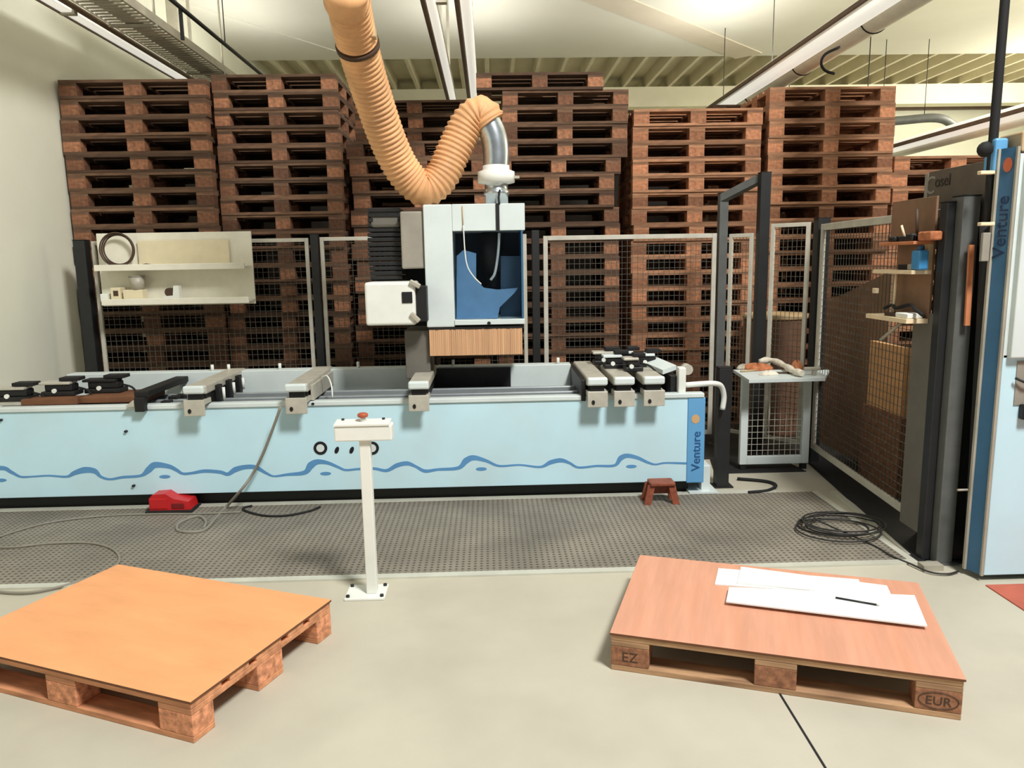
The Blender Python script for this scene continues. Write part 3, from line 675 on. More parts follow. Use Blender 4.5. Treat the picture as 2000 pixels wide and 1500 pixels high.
MBg = MB().box(2.14, 2.24, 3.54, 3.60, 0, .03); tag(MBg.build('base_bracket', 'galv'), 'small pale bracket at the foot of the end post', 'bracket')
# grey board fixed to the side panel near the post
ga, gb2 = atX(1776, 800, 2.24), atX(1832, 800, 2.24)
gp = MB().prism([(2.235, gb2.y, .12), (2.24, ga.y, .12), (2.24, ga.y, 1.27), (2.235, gb2.y, 1.27)], (-.012, 0, 0)); tag(gp.build('grey_board', 'grey_board'), 'tall narrow grey board covering the near end of the side panel', 'board')
# boards and crate outside the side fence
pa = atX(1700, 665, 2.62); pb_ = atX(1770, 665, 2.62); zlo = atX(1735, 805, 2.62).z
ck = thing('packing_crate', 'dark crate with a light plywood back, behind the side fence', 'crate', (2.8, (pa.y+pb_.y)/2, 0))
MB().box(2.62, 2.66, pb_.y, pa.y, zlo, pa.z, bev=.003).build('plywood_back', 'plywood', ck)
MB().box(2.60, 3.0, pb_.y-.04, pa.y+.02, 0, zlo, bev=.006).build('crate_body', 'pallet_block', ck)
qa, qb = atX(1606, 594, 2.78), atX(1742, 528, 2.78)
mb = MB().prism([Vector((2.78, qa.y, 0)), Vector((2.78, qb.y, 0)), Vector((2.78, qb.y, qb.z)), Vector((2.78, qa.y, qa.z))], (.03, 0, 0)); tag(mb.build('slanted_board', 'brown_board'), 'large brown board with slanting top behind the side fence', 'board')
dr = thing('cardboard_drum', 'brown cardboard drum with pale rim behind the gate panel', 'drum', (2.50, 6.62, 0))
MB().lathe((2.50, 6.62, 0), [(.26, 0), (.265, .05), (.265, 1.02), (.26, 1.04)], 32).build('drum_wall', 'drum_card', dr)
MB().lathe((2.50, 6.62, 0), [(.27, 1.03), (.275, 1.04), (.275, 1.07), (.25, 1.075)], 32).build('rim', 'carton', dr)

# ------------------------------------------------------------------ mesh fronted table with rags
T = thing('mesh_table', 'small white framed table with a mesh front', 'table', (2.1, 5.5, 0))
xl, xr = atY(1431, 850, 5.60).x, atY(1562, 850, 5.60).x
zz_ = .70
MB().prism([Vector(atZ(1432, 722, .72)), Vector(atZ(1463, 742, .72)), Vector(atZ(1612, 738, .72)), Vector(atZ(1620, 722, .72))], (0, 0, -.022)).build('top', 'machine_light', T)
for x in (xl, xr-.055): MB().box(x, x+.055, 5.42, 5.46, .045, .70, bev=.004).build('upright', 'machine_light', T)
MB().box(xl+.055, xr-.055, 5.42, 5.46, .045, .105, bev=.004).build('bottom_rail', 'machine_light', T)
mb = MB()
for i in range(1, 10): x = xl+.05+(xr-xl-.1)*i/10; mb.box(x-.0015, x+.0015, 5.44, 5.443, .1, .70)
for i in range(1, 13): z = .1+.6*i/13; mb.box(xl+.05, xr-.05, 5.443, 5.446, z-.0015, z+.0015)
mb.build('wire_mesh', 'frame_grey', T)
MB().cyl((xl+.20, 5.40, .32), (xl+.20, 5.40, .70), .007, 8).build('stay_rod', 'frame_grey', T)
for x in (xl+.03, xr-.03): MB().box(x-.02, x+.02, 5.43, 5.47, 0, .045).build('foot', 'post_dark', T)
def heap(name, c, rx, ry, rz, m, label, cat, seed):
    rnd = random.Random(seed); mb = MB(); mb.sphere((0, 0, 0), rx, ry, rz, 20, half=True)
    for v in mb.bm.verts:
        a = math.atan2(v.co.y, v.co.x); k = 1+.22*math.sin(3*a+seed)+.12*math.sin(7*a+seed*2)
        v.co.x *= k; v.co.y *= k; v.co.z *= 1+.35*math.sin(5*a+seed)*(v.co.z > .001); v.co.z = max(v.co.z, 0)
    bmesh.ops.translate(mb.bm, verts=mb.bm.verts[:], vec=c); return tag(mb.build(name, m), label, cat)
tz = .7205
P_ = lambda x, y: atZ(x, y, tz)
heap('rag', P_(1478, 722), .10, .07, .04, 'wood_chip', 'crumpled brown rag at the left end of the mesh table', 'rag', 1)
heap('rag', P_(1452, 720), .05, .05, .03, 'galv', 'small grey rag at the far left corner of the mesh table', 'rag', 4)
q = [P_(1482, 716)+Vector((0, 0, .04)), P_(1505, 716)+Vector((0, 0, .05)), P_(1530, 722)+Vector((0, 0, .035)), P_(1548, 732)+Vector((0, 0, .032)), P_(1566, 737)+Vector((0, -.0, .028))]
mb = MB(); cq = catmull(q, 6)
mb.tube(cq, .02, 8, True, [.018+.01*math.sin(i*.5)**2 for i in range(len(cq))]); tag(mb.build('white_rag', 'rag_white'), 'twisted white rag draped across the mesh table', 'rag')
heap('paper_ball', P_(1556, 722), .04, .03, .055, 'copper_wood', 'crumpled orange-brown paper ball on the mesh table', 'paper', 7)
heap('rag', P_(1500, 732), .07, .035, .025, 'rag_white', 'small white rag at the front left of the mesh table', 'rag', 9)
for k, (px, py, an, lab) in enumerate(((1462, 726, .3, 'left thin wood stick among the rags on the mesh table'), (1522, 730, -.2, 'right thin wood stick among the rags on the mesh table'))):
    c_ = P_(px, py); d_ = Vector((math.cos(an), math.sin(an), 0))*.07
    tag(MB().cyl(c_-d_+Vector((0, 0, .0075)), c_+d_+Vector((0, 0, .0075)), .007, 6).build('wood_stick', ('carton', 'hose_band')[k]), lab, 'stick')
ps = P_(1586, 733); sg = thing('spray_gun', 'small grey hand tool at the right end of the mesh table', 'tool', ps)
MB().box(ps.x-.06, ps.x+.06, ps.y-.01, ps.y+.02, ps.z+.035, ps.z+.06, bev=.008).build('tool_body', 'galv', sg)
MB().box(ps.x-.0, ps.x+.03, ps.y-.01, ps.y+.015, ps.z, ps.z+.035, bev=.004).build('tool_grip', 'galv', sg)

# ------------------------------------------------------------------ white shelf board on the fence
YS = 6.10
bl, brr = atY(187, 455, YS).x, atY(494, 520, YS).x; bt_, bb_ = atY(330, 454, YS).z, atY(330, 596, YS).z
SB = thing('shelf_board', 'white back board with two shelves hung on the left fence', 'shelf', ((bl+brr)/2, YS, bb_))
MB().box(bl, brr, YS, YS+.018, bb_, bt_, bev=.002).build('back_board', 'shelf_white', SB)
xs0, xs1 = atY(184, 520, YS-.16).x, atY(478, 520, YS-.16).x
zu = atY(330, 521, YS-.16).z; zl = atY(330, 588, YS-.16).z
for k, z in enumerate((zu, zl)):
    dx = .03*k
    s_ = MB().box(xs0+dx, xs1+dx*.5, YS-.155, YS, z-.018, z, bev=.002).build('shelf', 'shelf_white', SB)
    MB().box(xs0+dx, xs1+dx*.5, YS-.17, YS-.155, z-.025, z+.022, bev=.003).build('shelf_lip', 'shelf_white', s_)
# things on the shelves
def sp_(px, py, Y=YS-.07): return atY(px, py, Y)
c = sp_(229, 487); rr = .125
rg_ = MB()
for k, (r_, yo) in enumerate(((.118, 0), (.124, .012), (.128, -.01), (.112, .02), (.12, .006))):
    rg_.tube([Vector((c.x+r_*math.cos(a*2*PI/40), c.y+yo, zu+.136+r_*math.sin(a*2*PI/40))) for a in range(41)], .006, 8, False)
tag(rg_.build('cable_ring', 'hose_band'), 'dark brown coiled cable ring leaning on the upper shelf', 'cable ring')
a_, b_ = sp_(266, 505), sp_(444, 505)
tag(MB().box(a_.x, b_.x, YS-.03, YS-.012, zu+.001, atY(350, 469, YS-.03).z, bev=.002).build('cream_panel', 'cream_card'), 'blank cream card panel standing on the upper shelf', 'card')
a_, b_ = sp_(325, 510, YS-.1), sp_(420, 510, YS-.1)
rd = thing('scraper_rod', 'long thin dark rod lying on the upper shelf', 'rod', (a_.x, YS-.1, zu))
MB().cyl((a_.x, YS-.1, zu+.0085), (b_.x, YS-.1, zu+.0085), .007, 8).build('rod_shaft', 'dark_metal', rd); MB().cyl((a_.x-.05, YS-.1, zu+.0105), (a_.x, YS-.1, zu+.0105), .010, 8).build('rod_handle', 'carton', rd)
tl = sp_(285, 508, YS-.11); tt = thing('hand_pliers', 'small dark pliers on the upper shelf beside the cable ring', 'tool', (tl.x, YS-.11, zu))
MB().tube([(tl.x-.05, YS-.11, zu+.012), (tl.x, YS-.11, zu+.02), (tl.x+.05, YS-.12, zu+.010)], .008, 8).build('handle', 'dark_metal', tt)
MB().tube([(tl.x-.05, YS-.14, zu+.010), (tl.x, YS-.11, zu+.022), (tl.x+.06, YS-.10, zu+.012)], .007, 8).build('handle', 'dark_metal', tt)
def sbox(x0, x1, ytop, name, m, label, cat, Y=YS-.12, d=.09, lid=None):
    a, b = atY(x0, 585, Y), atY(x1, 585, Y); z1_ = atY((x0+x1)/2, ytop, Y).z
    o_ = MB().box(a.x, b.x, Y, Y+d, zl+.001, z1_, bev=.004).build(name, m); return tag(o_, label, cat)
sbox(196, 211, 574, 'small_box', 'white_plastic', 'tiny white box at the left end of the lower shelf', 'box')
sbox(217, 236, 562, 'small_box', 'cream_card', 'cream square box with a brown mark on the lower shelf', 'box')
a = atY(226, 573, YS-.122); MB().box(a.x-.018, a.x+.018, YS-.123, YS-.119, a.z-.02, a.z+.02).build('brown_mark', 'hose_band', bpy.data.objects['small_box.001'])
sbox(241, 279, 566, 'open_carton', 'cream_card', 'wide cream carton under the grey cup on the lower shelf', 'box')
zt_ = atY(260, 566, YS-.12).z; a = atY(268, 550, YS-.08)
cup = thing('plastic_cup', 'grey plastic cup standing on the cream carton', 'cup', (a.x, YS-.08, zt_))
MB().lathe((a.x, YS-.08, zt_), [(.045, .001), (.058, .10), (.054, .10), (.042, .008)], 20).build('cup_wall', 'galv', cup)
MB().lathe((a.x, YS-.08, zt_+.095), [(.058, 0), (.062, .004), (.062, .010), (.056, .012)], 20).build('cup_rim', 'sign_light', cup)
a, b = atY(319, 585, YS-.11), atY(352, 585, YS-.11)
tp = thing('tape_dispenser', 'white tape dispenser on the lower shelf', 'dispenser', ((a.x+b.x)/2, YS-.11, zl))
MB().prism([(a.x, YS-.12, zl+.001), (b.x, YS-.12, zl+.001), (b.x, YS-.12, zl+.115), (b.x-.04, YS-.12, zl+.115), (b.x-.05, YS-.12, zl+.04), (a.x, YS-.12, zl+.035)], (0, .05, 0)).build('dispenser_body', 'white_plastic', tp)
MB().cyl((a.x+.05, YS-.115, zl+.065), (a.x+.05, YS-.075, zl+.065), .034, 18).build('tape_roll', 'hose_band', tp)

# ------------------------------------------------------------------ tool shelf fixed on the side fence
XT0, XT1 = 2.12, 2.235
def ty(px, py=520, X=XT0): return atX(px, py, X).y
yn = 3.80; yf = ty(1705, 520); 
def tzn(py): return atY(1840, py, yn).z
z1_, z2_, z3_ = tzn(470), tzn(527), tzn(622)
TS = thing('tool_shelf', 'wooden three-tier tool shelf on the near end of the side fence', 'shelf', (XT1, (yn+yf)/2, .95))
MB().box(XT1-.012, XT1, yn, ty(1745, 430, XT1), z1_, atX(1850, 380, XT1).z, bev=.002).build('upper_back', 'brown_board', TS)
MB().box(XT1-.012, XT1, yn, ty(1752, 560, XT1), z3_, z1_, bev=.002).build('lower_back', 'brown_board', TS)
MB().box(XT0-.0, XT1-.012, yn, ty(1717, 472), z1_-.016, z1_, bev=.002).build('top_shelf', 'copper_wood', TS)
MB().box(XT0, XT1-.012, yn, yf, z2_-.02, z2_, bev=.002).build('middle_shelf', 'pale_wood', TS)
MB().box(XT0-.01, XT1-.012, yn, ty(1694, 620), z3_-.024, z3_, bev=.002).build('bottom_shelf', 'pale_wood', TS)
MB().box(XT0+.06, XT1-.012, yn, yn+.012, z2_, z1_-.016).build('end_board', 'carton', TS)
MB().cyl((XT0+.05, ty(1730, 570), z3_), (XT0+.05, ty(1730, 570), z2_-.02), .008, 8).build('stay_rod', 'pale_wood', TS)
MB().tube([(XT1-.02, ty(1730, 630), z3_-.03), (XT0+.03, ty(1710, 650), z3_-.14)], .009, 8).build('brace', 'galv', TS)
yy = ty(1805, 500, 2.18)
bt2 = thing('blue_bottle', 'bright blue plastic bottle on the middle tool shelf', 'bottle', (2.17, yy, z2_))
MB().box(2.14, 2.19, yy-.03, yy+.05, z2_+.001, z2_+.10, bev=.010).build('bottle_body', 'blue_plastic', bt2)
MB().cyl((2.165, yy+.01, z2_+.098), (2.165, yy+.01, z2_+.12), .015, 12).build('bottle_cap', 'cabinet_blue', bt2)
tag(MB().box(2.15, 2.20, yy+.09, yy+.19, z2_+.001, z2_+.028, bev=.004).build('black_case', 'black'), 'flat black case left of the blue bottle', 'case')
tag(MB().box(2.15, 2.21, 3.84, 3.90, z2_+.001, z2_+.03, bev=.004).build('grey_block', 'galv'), 'small grey block right of the blue bottle', 'block')
# tools on the top shelf
rnd = random.Random(3)
names = [('brush', 'upright brush with pale handle on the top tool shelf'), ('chisel', 'dark chisel standing upright on the top tool shelf')]
def toolpin(y, h, m, nm, label, cat, lean=0, r=.006):
    y = max(y, 3.86); t_ = thing(nm, label, cat, (2.17, y, z1_)); MB().tube([(2.17, y, z1_+.025), (2.17-.01, y+lean, z1_+h)], r, 8).build('handle', m, t_)
    MB().box(2.15, 2.195, y-.018, y+.018, z1_+.0005, z1_+.028, bev=.003).build('head', 'black', t_)
toolpin(ty(1768, 450, 2.17), .085, 'pale_wood', 'hand_brush', 'brush with a pale leaning handle on the top tool shelf', 'brush', .02)
toolpin(ty(1806, 440, 2.17), .12, 'pale_wood', 'screwdriver', 'screwdriver with a pale upright handle on the top tool shelf', 'tool', .0, .005)
toolpin(ty(1822, 430, 2.17), .16, 'hose_band', 'chisel', 'dark brown chisel standing tall on the top tool shelf', 'tool', .0, .008)
for k, (px, lab, m_, hh) in enumerate(((1752, 'dark drill block at the far end of the top tool shelf', 'black', .03), (1786, 'black clamp between the brush and the screwdriver', 'dark_metal', .04), (1838, 'brown tool box at the near end of the top tool shelf', 'wood_chip', .045))):
    y_ = ty(px, 462, 2.17); tag(MB().box(2.14, 2.20, max(y_-.03, yn+.005), y_+.035, z1_+.001, z1_+hh, bev=.008).build(('drill_block', 'clamp', 'tool_box')[k], m_), lab, ('block', 'clamp', 'box')[k])
# bottom shelf clutter
y_ = ty(1765, 605, 2.17)
tag(MB().tube(catmull([(2.16, y_+.18, z3_+.035), (2.17, y_+.12, z3_+.055), (2.15, y_+.04, z3_+.045), (2.18, y_-.04, z3_+.065), (2.16, y_-.12, z3_+.05), (2.16, y_-.20, z3_+.022)], 5), .009, 8).build('black_hose', 'rubber_black'), 'tangled black hose lying on the bottom tool shelf', 'hose')
tag(MB().box(2.13, 2.20, y_-.09, y_+.0, z3_+.001, z3_+.025, bev=.003).build('wood_offcut', 'carton'), 'tan wood offcut on the bottom tool shelf', 'wood')
tag(MB().box(2.13, 2.20, y_+.01, y_+.12, z3_+.001, z3_+.018, bev=.003).build('wood_offcut', 'hose_band'), 'dark brown wood offcut on the bottom tool shelf', 'wood')
tag(MB().box(2.12, 2.20, 3.81, 3.93, z3_+.001, z3_+.026, bev=.005).build('white_cloth', 'white_plastic'), 'folded white cloth at the near end of the bottom shelf', 'cloth')
yb2 = ty(1700, 568, 2.2); tag(MB().box(2.22, 2.24, yb2-.02, yb2+.02, atX(1700, 573, 2.2).z, atX(1700, 563, 2.2).z, bev=.003).build('pale_tag', 'pale_wood'), 'tiny pale tag fixed on the side mesh left of the tool shelf', 'tag')
# long copper coloured lath between post and cabinet
a, b = atY(1899, 478, 3.58), atY(1890, 636, 3.58)
tag(MB().prism([a+Vector((-.012, 0, 0)), a+Vector((.012, 0, 0)), b+Vector((.012, 0, 0)), b+Vector((-.012, 0, 0))], (0, .012, 0)).build('wood_lath', 'copper_wood'), 'copper brown wood lath behind the grey end post', 'lath')

# ------------------------------------------------------------------ grey sign panel outside the fence
XS = 2.352
def qx(x, y): return atX(x, y, XS)
ya, yb = qx(1925, 330).y, qx(1812, 380).y
zt1 = qx(1925, 314).z; zt2 = zt1
SG = thing('side_hood', 'grey hood with faded lettering behind the end post', 'machine hood', (XS, (ya+yb)/2, 0))
MB().box(XS, XS+.06, 3.56, yb, qx(1925, 480).z, zt1, bev=.002).build('panel_face', 'sign_grey', SG)
for yy in (ya+.3, yb-.1): MB().box(XS+.02, XS+.06, yy-.02, yy+.02, 0, zt1-.02).build('stand_leg', 'post_dark', SG)
MB().box(XS-.004, XS+.02, yb, yb+.03, qx(1925, 480).z, zt1-.01).build('edge_strip', 'sign_light', SG)
pt = qx(1826, 366); pw = .075
Ms = Matrix(((0, 0, -1, XS-.002), (-1, 0, 0, pt.y), (0, 1, 0, pt.z), (0, 0, 0, 1)))
text('C', .13, 'sign_light', SG, Matrix.Translation((0, .085, -.03)) @ Ms, 'letter')
text('oseI', .085, 'sign_dark', SG, Ms)

# ------------------------------------------------------------------ blue and white cabinet
CB = thing('control_cabinet', 'tall white and blue machine cabinet at the right edge', 'cabinet', (2.9, 3.8, 0))
XB0, XB1 = 2.345, 3.6; YB = 3.41; zc0 = .03; zc1 = 2.03
MB().box(XB0+.08, XB1, YB+.02, 4.0, zc0+.03, zc1-.06).build('cabinet_body', 'post_grey', CB)
fr = MB().box(XB0+.012, XB1, YB, YB+.02, zc0, atY(1990, 692, YB).z, bev=.004).build('lower_door', 'machine_white', CB)
MB().box(XB0+.03, XB1, YB-.03, YB+.02, atY(1990, 698, YB).z+.0, 2.0, bev=.006).build('upper_door', 'machine_light', CB)
MB().box(XB0+.012, XB0+.03, YB, YB+.02, atY(1990, 698, YB).z, 2.0).build('door_edge', 'machine_light', CB)
MB().box(XB0+.08, XB1, YB-.006, YB+.0, atY(1990, 790, YB).z, atY(1990, 705, YB).z).build('grey_inset', 'sign_light', CB)
hp_ = atY(1996, 803, YB); hd = MB().box(hp_.x-.018, hp_.x+.05, YB-.035, YB-.0, hp_.z-.035, hp_.z+.035, bev=.006).build('door_handle', 'black', CB)
hk = atY(1985, 742, YB-.01); MB().tube([hk+Vector((-.012, -.01, .01)), hk+Vector((.03, -.02, -.01)), hk+Vector((.08, -.02, -.02))], .006, 8).build('lever', 'dark_metal', CB)
hp_ = atY(1999, 395, YB); MB().box(hp_.x-.01, hp_.x+.05, YB-.05, YB-.03, hp_.z-.035, hp_.z+.035, bev=.006).build('upper_handle', 'black', CB)
# blue chamfer strip (a folded panel from front corner back to the left)
c0 = Vector((2.345, 3.412, 0)); c1 = Vector((2.318, 3.50, 0)); dv = (c0-c1); 
bs = MB().prism([Vector((c0.x, c0.y, .03)), Vector((c1.x, c1.y, .03)), Vector((c1.x, c1.y, zc1)), Vector((c0.x, c0.y, zc1))], (.012, .012, 0)).build('corner_panel', 'cabinet_blue', CB)
tag(bs, 'blue angled corner panel with lettering')
for c_, w_ in ((c0, .006), (c1, .008)):
    MB().box(c_.x-w_, c_.x+w_, c_.y-w_-.002, c_.y+w_-.002, .03, zc1).build('corner_trim', 'galv', bs)
du_ = dv.normalized(); nn = Vector((du_.y, -du_.x, 0))    # facing the camera side
if nn.y > 0: nn = -nn
# text runs up: x axis of the text = +z, y axis of the text = toward the left (-du)
base = c1+dv*.74+nn*.002; zt_ = atY(1944, 505, 3.46).z
Mc = Matrix(((0, -du_.x, nn.x, base.x), (0, -du_.y, nn.y, base.y), (1, 0, 0, zt_), (0, 0, 0, 1)))
text('Venture', .085, 'text_dark', bs, Mc)
lp = atY(1972, 322, 3.455); cc = c1+dv*.55; mb = MB()
poly = [cc+nn*.002+du_*.022*math.cos(k*PI/12)+Vector((0, 0, lp.z+.032*math.sin(k*PI/12))) for k in range(24)]
mb.prism(poly, nn*.001).build('logo_disc', 'logo_orange', bs)
MB().box(2.38, 2.56, 3.44, 3.6, zc1-.02, zc1+.07, bev=.008).build('beacon_base', 'carton', CB)
MB().box(2.30, 2.36, 3.50, 3.58, zc1-.1, zc1+.05, bev=.01).build('blue_cap', 'strip_blue', CB)
for py in (336, 437):
    p = atY(1932, py, 3.46); MB().box(p.x-.03, p.x+.035, 3.47, 3.50, p.z-.008, p.z+.008, bev=.003).build('pole_clamp', 'pale_wood', CB)
p = atY(1878, 957, 3.5); MB().cyl((p.x-.02, 3.5, p.z), (p.x+.03, 3.5, p.z), .006, 8).build('door_pin', 'galv', CB)
# black supply pole with its hanging hose
pp = [Vector((atY(1966, -60, 3.5).x, 3.56, CZ)), atY(1963, 0, 3.54), atY(1952, 130, 3.54), atY(1941, 260, 3.54), atY(1936, 330, 3.54), atY(1930, 440, 3.54)]
SPo = thing('supply_pole', 'black cable pole rising from the cabinet to the ceiling', 'pole', pp[-1])
MB().tube(pp, .02, 12).build('pole_tube', 'rubber_black', SPo)
MB().tube([pp[-1], atY(1929, 520, 3.54), atY(1925, 600, 3.54), atY(1915, 780, 3.54), atY(1898, 1080, 3.54)], .035, 12).build('lower_tube', 'rubber_black', SPo)
pk_ = atY(1924, 292, 3.5); MB().sphere(pk_, .035, .03, .035, 14).build('swivel_knob', 'rubber_black', SPo)
pk_ = atY(1931, 478, 3.47); MB().box(pk_.x-.018, pk_.x+.018, 3.485, 3.505, pk_.z-.075, pk_.z+.055, bev=.003).build('rating_plate', 'sign_light', SPo)
tag(MB().box(2.335, 4.6, .9, 3.36, 0, .006).build('red_floor_mat', 'red_floor'), 'brick red floor mat corner in front of the cabinet', 'mat')

# ------------------------------------------------------------------ overhead services
def rod(p, z1=CZ, r=.004, label='', m='dark_metal', cat='rod'): return tag(MB().cyl((p.x, p.y, p.z), (p.x, p.y, z1), r, 6).build('hanger_rod', m), label, cat)
# left: white lamp trunking, brown pipe, cable tray
ZT3 = 3.5
xa = atZ(88, 0, ZT3).x; xb = atZ(112, 0, ZT3).x; y0_, y1_ = 4.6, 9.6
lt = thing('lamp_trunking', 'white lamp trunking along the top of the left wall', 'trunking', (-3.2, 7, 3.5))
MB().box(-3.235, -3.15, y0_, y1_, ZT3, ZT3+.06, bev=.006).build('housing', 'white_glow', lt)
for yy in (6.3,): MB().box(-3.25, -3.13, yy, yy+.05, ZT3-.015, ZT3+.07, bev=.004).build('joint_clip', 'galv', lt)
MB().box(-3.25, -3.235, y0_, y1_, ZT3-.01, ZT3+.07).build('edge_strip', 'pipe_brown', lt)
for yy in (5.2, 6.8, 8.4): MB().box(-3.25, -3.14, yy, yy+.03, ZT3+.06, CZ).build('hanger', 'galv', lt)
p2 = thing('conduit_pipe', 'brown conduit beside the left lamp trunking', 'pipe', (-3.1, 7, 3.5))
MB().cyl((-3.10, y0_, ZT3+.02), (-3.10, y1_, ZT3+.02), .022, 12).build('pipe_run', 'pipe_brown', p2)
for yy in (5.3, 7.0, 8.6): MB().box(-3.115, -3.085, yy, yy+.02, ZT3+.03, CZ).build('clip', 'galv', p2)
ct = thing('cable_tray', 'grey perforated cable tray under the ceiling at left', 'cable tray', (-2.8, 7, 3.5))
for x_ in (-3.02, -2.66): MB().box(x_, x_+.02, y0_, y1_, ZT3, ZT3+.07).build('side_rail', 'tube_white' if x_ < -3 else 'galv', ct)
mb = MB(); yy = y0_
while yy < y1_: mb.box(-3.0, -2.66, yy, yy+.035, ZT3+.005, ZT3+.012); yy += .07
mb.box(-2.9, -2.75, y0_, y1_, ZT3+.013, ZT3+.05)
mb.build('perforated_bed', 'galv', ct)
for yy in (5.0, 6.6, 8.2): MB().box(-3.02, -2.64, yy, yy+.03, ZT3-.02, ZT3).build('bracket', 'galv', ct); MB().box(-2.66, -2.65, yy, yy+.03, ZT3, CZ).build('hanger', 'galv', ct)
# black pipe
a, b = atZ(335, 0, 3.6), atZ(500, 137, 3.6)
bp2 = thing('black_pipe', 'thin black pipe slanting down toward the second pallet stack', 'pipe', (a+b)/2)
dd = (b-a).normalized(); MB().cyl(a-dd*.5, b+dd*.3, .018, 10).build('pipe_run', 'black', bp2)
p = atZ(352, 18, 3.6); MB().box(p.x-.012, p.x+.012, p.y-.012, p.y+.012, atY(352, 78, p.y).z, 3.6).build('drop_bracket', 'black', bp2)
p = atZ(440, 88, 3.6); MB().cyl(p, (p.x, p.y, CZ), .005, 6).build('hanger', 'dark_metal', bp2)
MB().cyl(a-dd*.2, (a.x-dd.x*.2, a.y-dd.y*.2, CZ), .005, 6).build('hanger', 'dark_metal', bp2)
# centre pipes
ZP = 3.42
def pipe_at(xa, ya, xb, yb, z): p, q = atZ(xa, ya, z), atZ(xb, yb, z); return p, q
for k, (xt, lab, m_, rr, mm) in enumerate(((841, 'white ceiling tube left of the centre pair, above the hose bend', 'tube_white', .035, 1), (910, 'white ceiling tube right of the centre pair, above the duct elbow', 'tube_white', .042, 1))):
    p = atZ(xt, 0, ZP); t_ = thing('ceiling_tube', lab, 'lamp', (p.x, 7, ZP), 0, 'centre ceiling tubes')
    MB().cyl((p.x, 4.0, ZP), (p.x, 9.6, ZP), rr, 14).build('tube', 'white_glow', t_)
    MB().box(p.x-rr-.045, p.x-rr-.008, 4.0, 9.6, ZP+.01, ZP+.07, bev=.004).build('housing', 'pipe_brown', t_)
    MB().box(p.x-rr-.004, p.x+rr, 4.0, 9.6, ZP+rr, ZP+.07).build('reflector', 'galv', t_)
    for yy in (5.2, 7.5, 9.0): MB().box(p.x-.04, p.x-.01, yy, yy+.03, ZP+.07, CZ).build('hanger', 'galv', t_)
p = atZ(862, 4, ZP); tag(MB().box(p.x-.04, p.x+.04, p.y-.03, p.y+.03, ZP-.01, CZ).build('hanger_bracket', 'galv'), 'small grey ceiling bracket between the centre tubes', 'bracket')
# right: lamp trough and large round duct
ZR = 3.34
pA_, pB_ = atZ(1690, 0, ZR), atZ(1400, 205, ZR)
xL = pB_.x
lr = thing('ceiling_lamp', 'long white lamp trough running over the right pallet stacks', 'lamp', (xL, 7, ZR))
MB().box(xL-.02, xL+.17, 3.6, 10.6, ZR, ZR+.05, bev=.01).build('housing', 'tube_white', lr)
MB().box(xL-.035, xL-.02, 3.6, 10.6, ZR-.005, ZR+.035, bev=.004).build('edge_rail', 'pipe_brown', lr)
MB().cyl((xL+.08, 3.6, ZR-.015), (xL+.08, 10.6, ZR-.015), .062, 16).build('lamp_tube', 'white_glow', lr)
MB().box(xL+.17, xL+.185, 3.6, 10.6, ZR-.005, ZR+.035, bev=.004).build('edge_rail', 'pipe_brown', lr)
for yy in (5.75,): MB().cyl((xL+.0, yy, ZR+.05), (xL+.0, yy, CZ), .006, 6).build('hanger', 'dark_metal', lr)
pr_ = atZ(1800, 30, 3.42); 
dc = thing('round_duct', 'grey round ventilation duct beside the right lamp trough', 'duct', (xL+.42, 7, 3.42))
MB().cyl((xL+.40, 3.6, 3.44), (xL+.40, 10.9, 3.44), .115, 24).build('duct_run', 'shelf_white', dc)
MB().cyl((xL+.235, 3.6, 3.50), (xL+.235, 10.9, 3.50), .03, 12).build('side_pipe', 'pipe_brown', dc)
for yy in (5.0, 6.4, 7.8, 9.2): MB().tube([(xL+.40+.119*math.cos(t*2*PI/24), yy, 3.44+.119*math.sin(t*2*PI/24)) for t in range(25)], .006, 6, False).build('duct_clip', 'dark_metal', dc)
for yy in (4.2, 10.4): MB().cyl((xL+.40, yy, 3.555), (xL+.40, yy, CZ), .005, 6).build('hanger', 'dark_metal', dc)
q = [atZ(1632, 98, 3.3), atZ(1612, 108, 3.25), atZ(1604, 125, 3.22), atZ(1612, 138, 3.2), atZ(1632, 144, 3.2)]
q = [atY(1640, 92, 6.6), atY(1612, 106, 6.6), atY(1604, 124, 6.6), atY(1612, 138, 6.6), atY(1630, 144, 6.6)]
tag(MB().tube(catmull(q, 5), .012, 8).build('hook_cable', 'black'), 'black cable loop hanging round the right duct', 'cable')
a = atZ(1508, 125, 3.45); rod(Vector((a.x, a.y, 3.42)), label='thin rod hanging left of the right lamp trough', r=.004)
# far lamp and pipe beyond the pallets at right
p = atZ(1745, 290, 2.75); q = atZ(2000, 215, 2.75)
fl = thing('far_lamp', 'pale far lamp trough sloping in view above the low stack', 'lamp', (p.x, p.y, 2.75))
MB().box(p.x-.02, p.x+.20, 5.2, 12.3, 2.75, 2.82, bev=.01).build('housing', 'white_glow', fl)
MB().box(p.x-.035, p.x-.02, 5.2, 12.3, 2.75, 2.79, bev=.004).build('edge_rail', 'pipe_brown', fl)
MB().cyl((p.x+.36, 5.2, 2.82), (p.x+.36, 12.3, 2.82), .10, 18).build('side_duct', 'tube_white', fl)
for yy in (6.5, 9.5, 12): MB().cyl((p.x, yy, 2.82), (p.x, yy, CZ), .006, 6).build('hanger', 'dark_metal', fl)
a, b = atY(1750, 236, 11.0), atY(1885, 236, 11.0)
fdt = thing('far_duct', 'dark far duct under the back beam at right', 'duct', (a.x, 11, a.z))
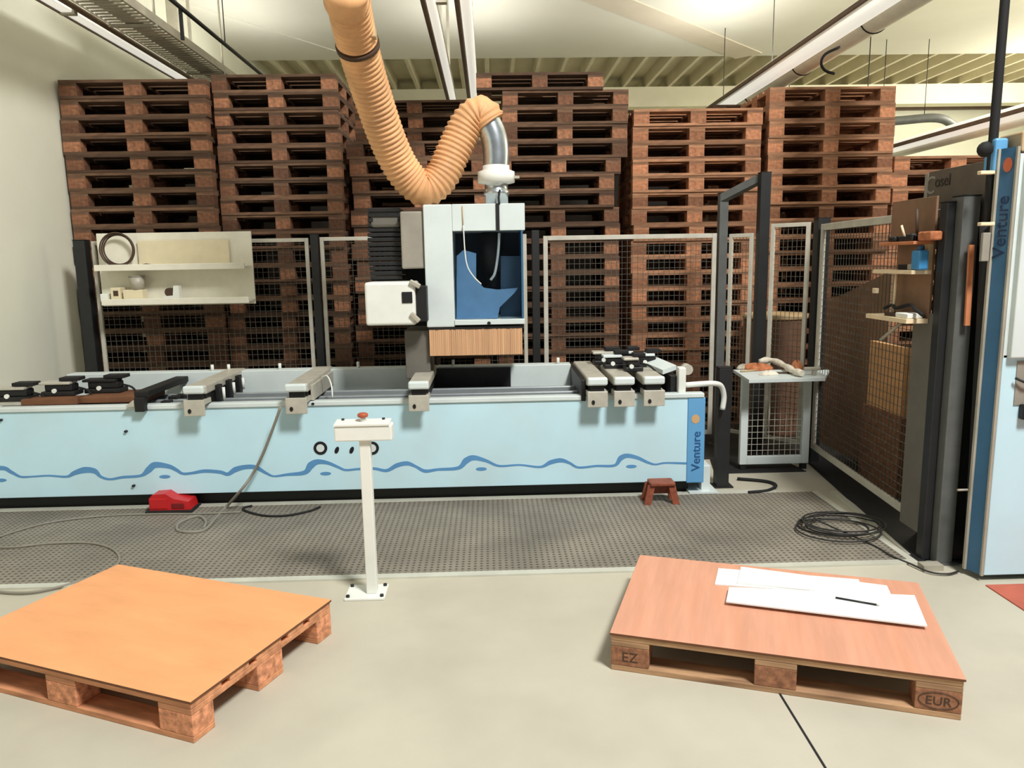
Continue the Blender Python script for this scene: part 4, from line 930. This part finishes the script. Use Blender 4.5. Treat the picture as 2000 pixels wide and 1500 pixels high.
for q_ in (a.x-.2, a.x+.4): MB().cyl((q_, 11.0, a.z), (q_, 11.0, CZ), .005, 6).build('hanger', 'dark_metal', fdt)
(MB().tube(catmull([Vector((a.x-.4, 11.0, a.z)), Vector((a.x, 11.0, a.z)), Vector((a.x*.4+b.x*.6, 11.0, a.z+.03)), Vector((b.x, 11.2, a.z-.06))], 6), .06, 14).build('duct_run', 'post_grey', fdt))

# ------------------------------------------------------------------ light
def area(name, loc, size, sy, power, col, aim):
    l = bpy.data.lights.new(name, 'AREA'); l.shape = 'RECTANGLE'; l.size = size; l.size_y = sy; l.energy = power; l.color = col
    o = bpy.data.objects.new(name, l); C.objects.link(o); o.location = loc; d = Vector(aim)-Vector(loc); o.rotation_euler = d.to_track_quat('-Z', 'Y').to_euler(); return o
area('key_lamp', (2.7, -.5, 7.4), 1.4, 1.4, 680, (1, .985, .95), (-.3, 3.9, .6))
area('hall_lamp', (7.0, 8.0, 3.9), 3, 2, 120, (1, .93, .72), (7, 8, 0))
area('hall_fill', (7.5, 6.5, 2.9), 3.0, .8, 110, (1, .95, .78), (6.5, 8, 4.4))  # added fill out of view, aimed up to brighten the ceiling
area('rear_fill', (9.3, 11.0, 3.9), 2.0, 1.2, 170, (1, .95, .80), (3, 14.5, 3.4))  # added fill out of view, brightens the back beam and roof sheet
for nm, x_, z_, p_ in (('trough_fill', xL+.08, ZR+.075, 62), ('tube_fill', -.2, ZP+.09, 50), ('tray_fill', -2.84, ZT3+.09, 36)):  # up-facing fill strips added above the housings to brighten the ceiling
    area(nm, (x_, 7.0, z_), .22, 6.5, p_, (1, .98, .93), (x_, 7.0, 9))
w = bpy.data.worlds.new('world'); scene.world = w; w.use_nodes = True
w.node_tree.nodes['Background'].inputs[0].default_value = (.92, .97, 1, 1); w.node_tree.nodes['Background'].inputs[1].default_value = .16
scene.view_settings.view_transform = 'Standard'; scene.view_settings.look = 'None'; scene.view_settings.gamma = 1; scene.view_settings.use_curve_mapping = False
scene.view_settings.exposure = .36
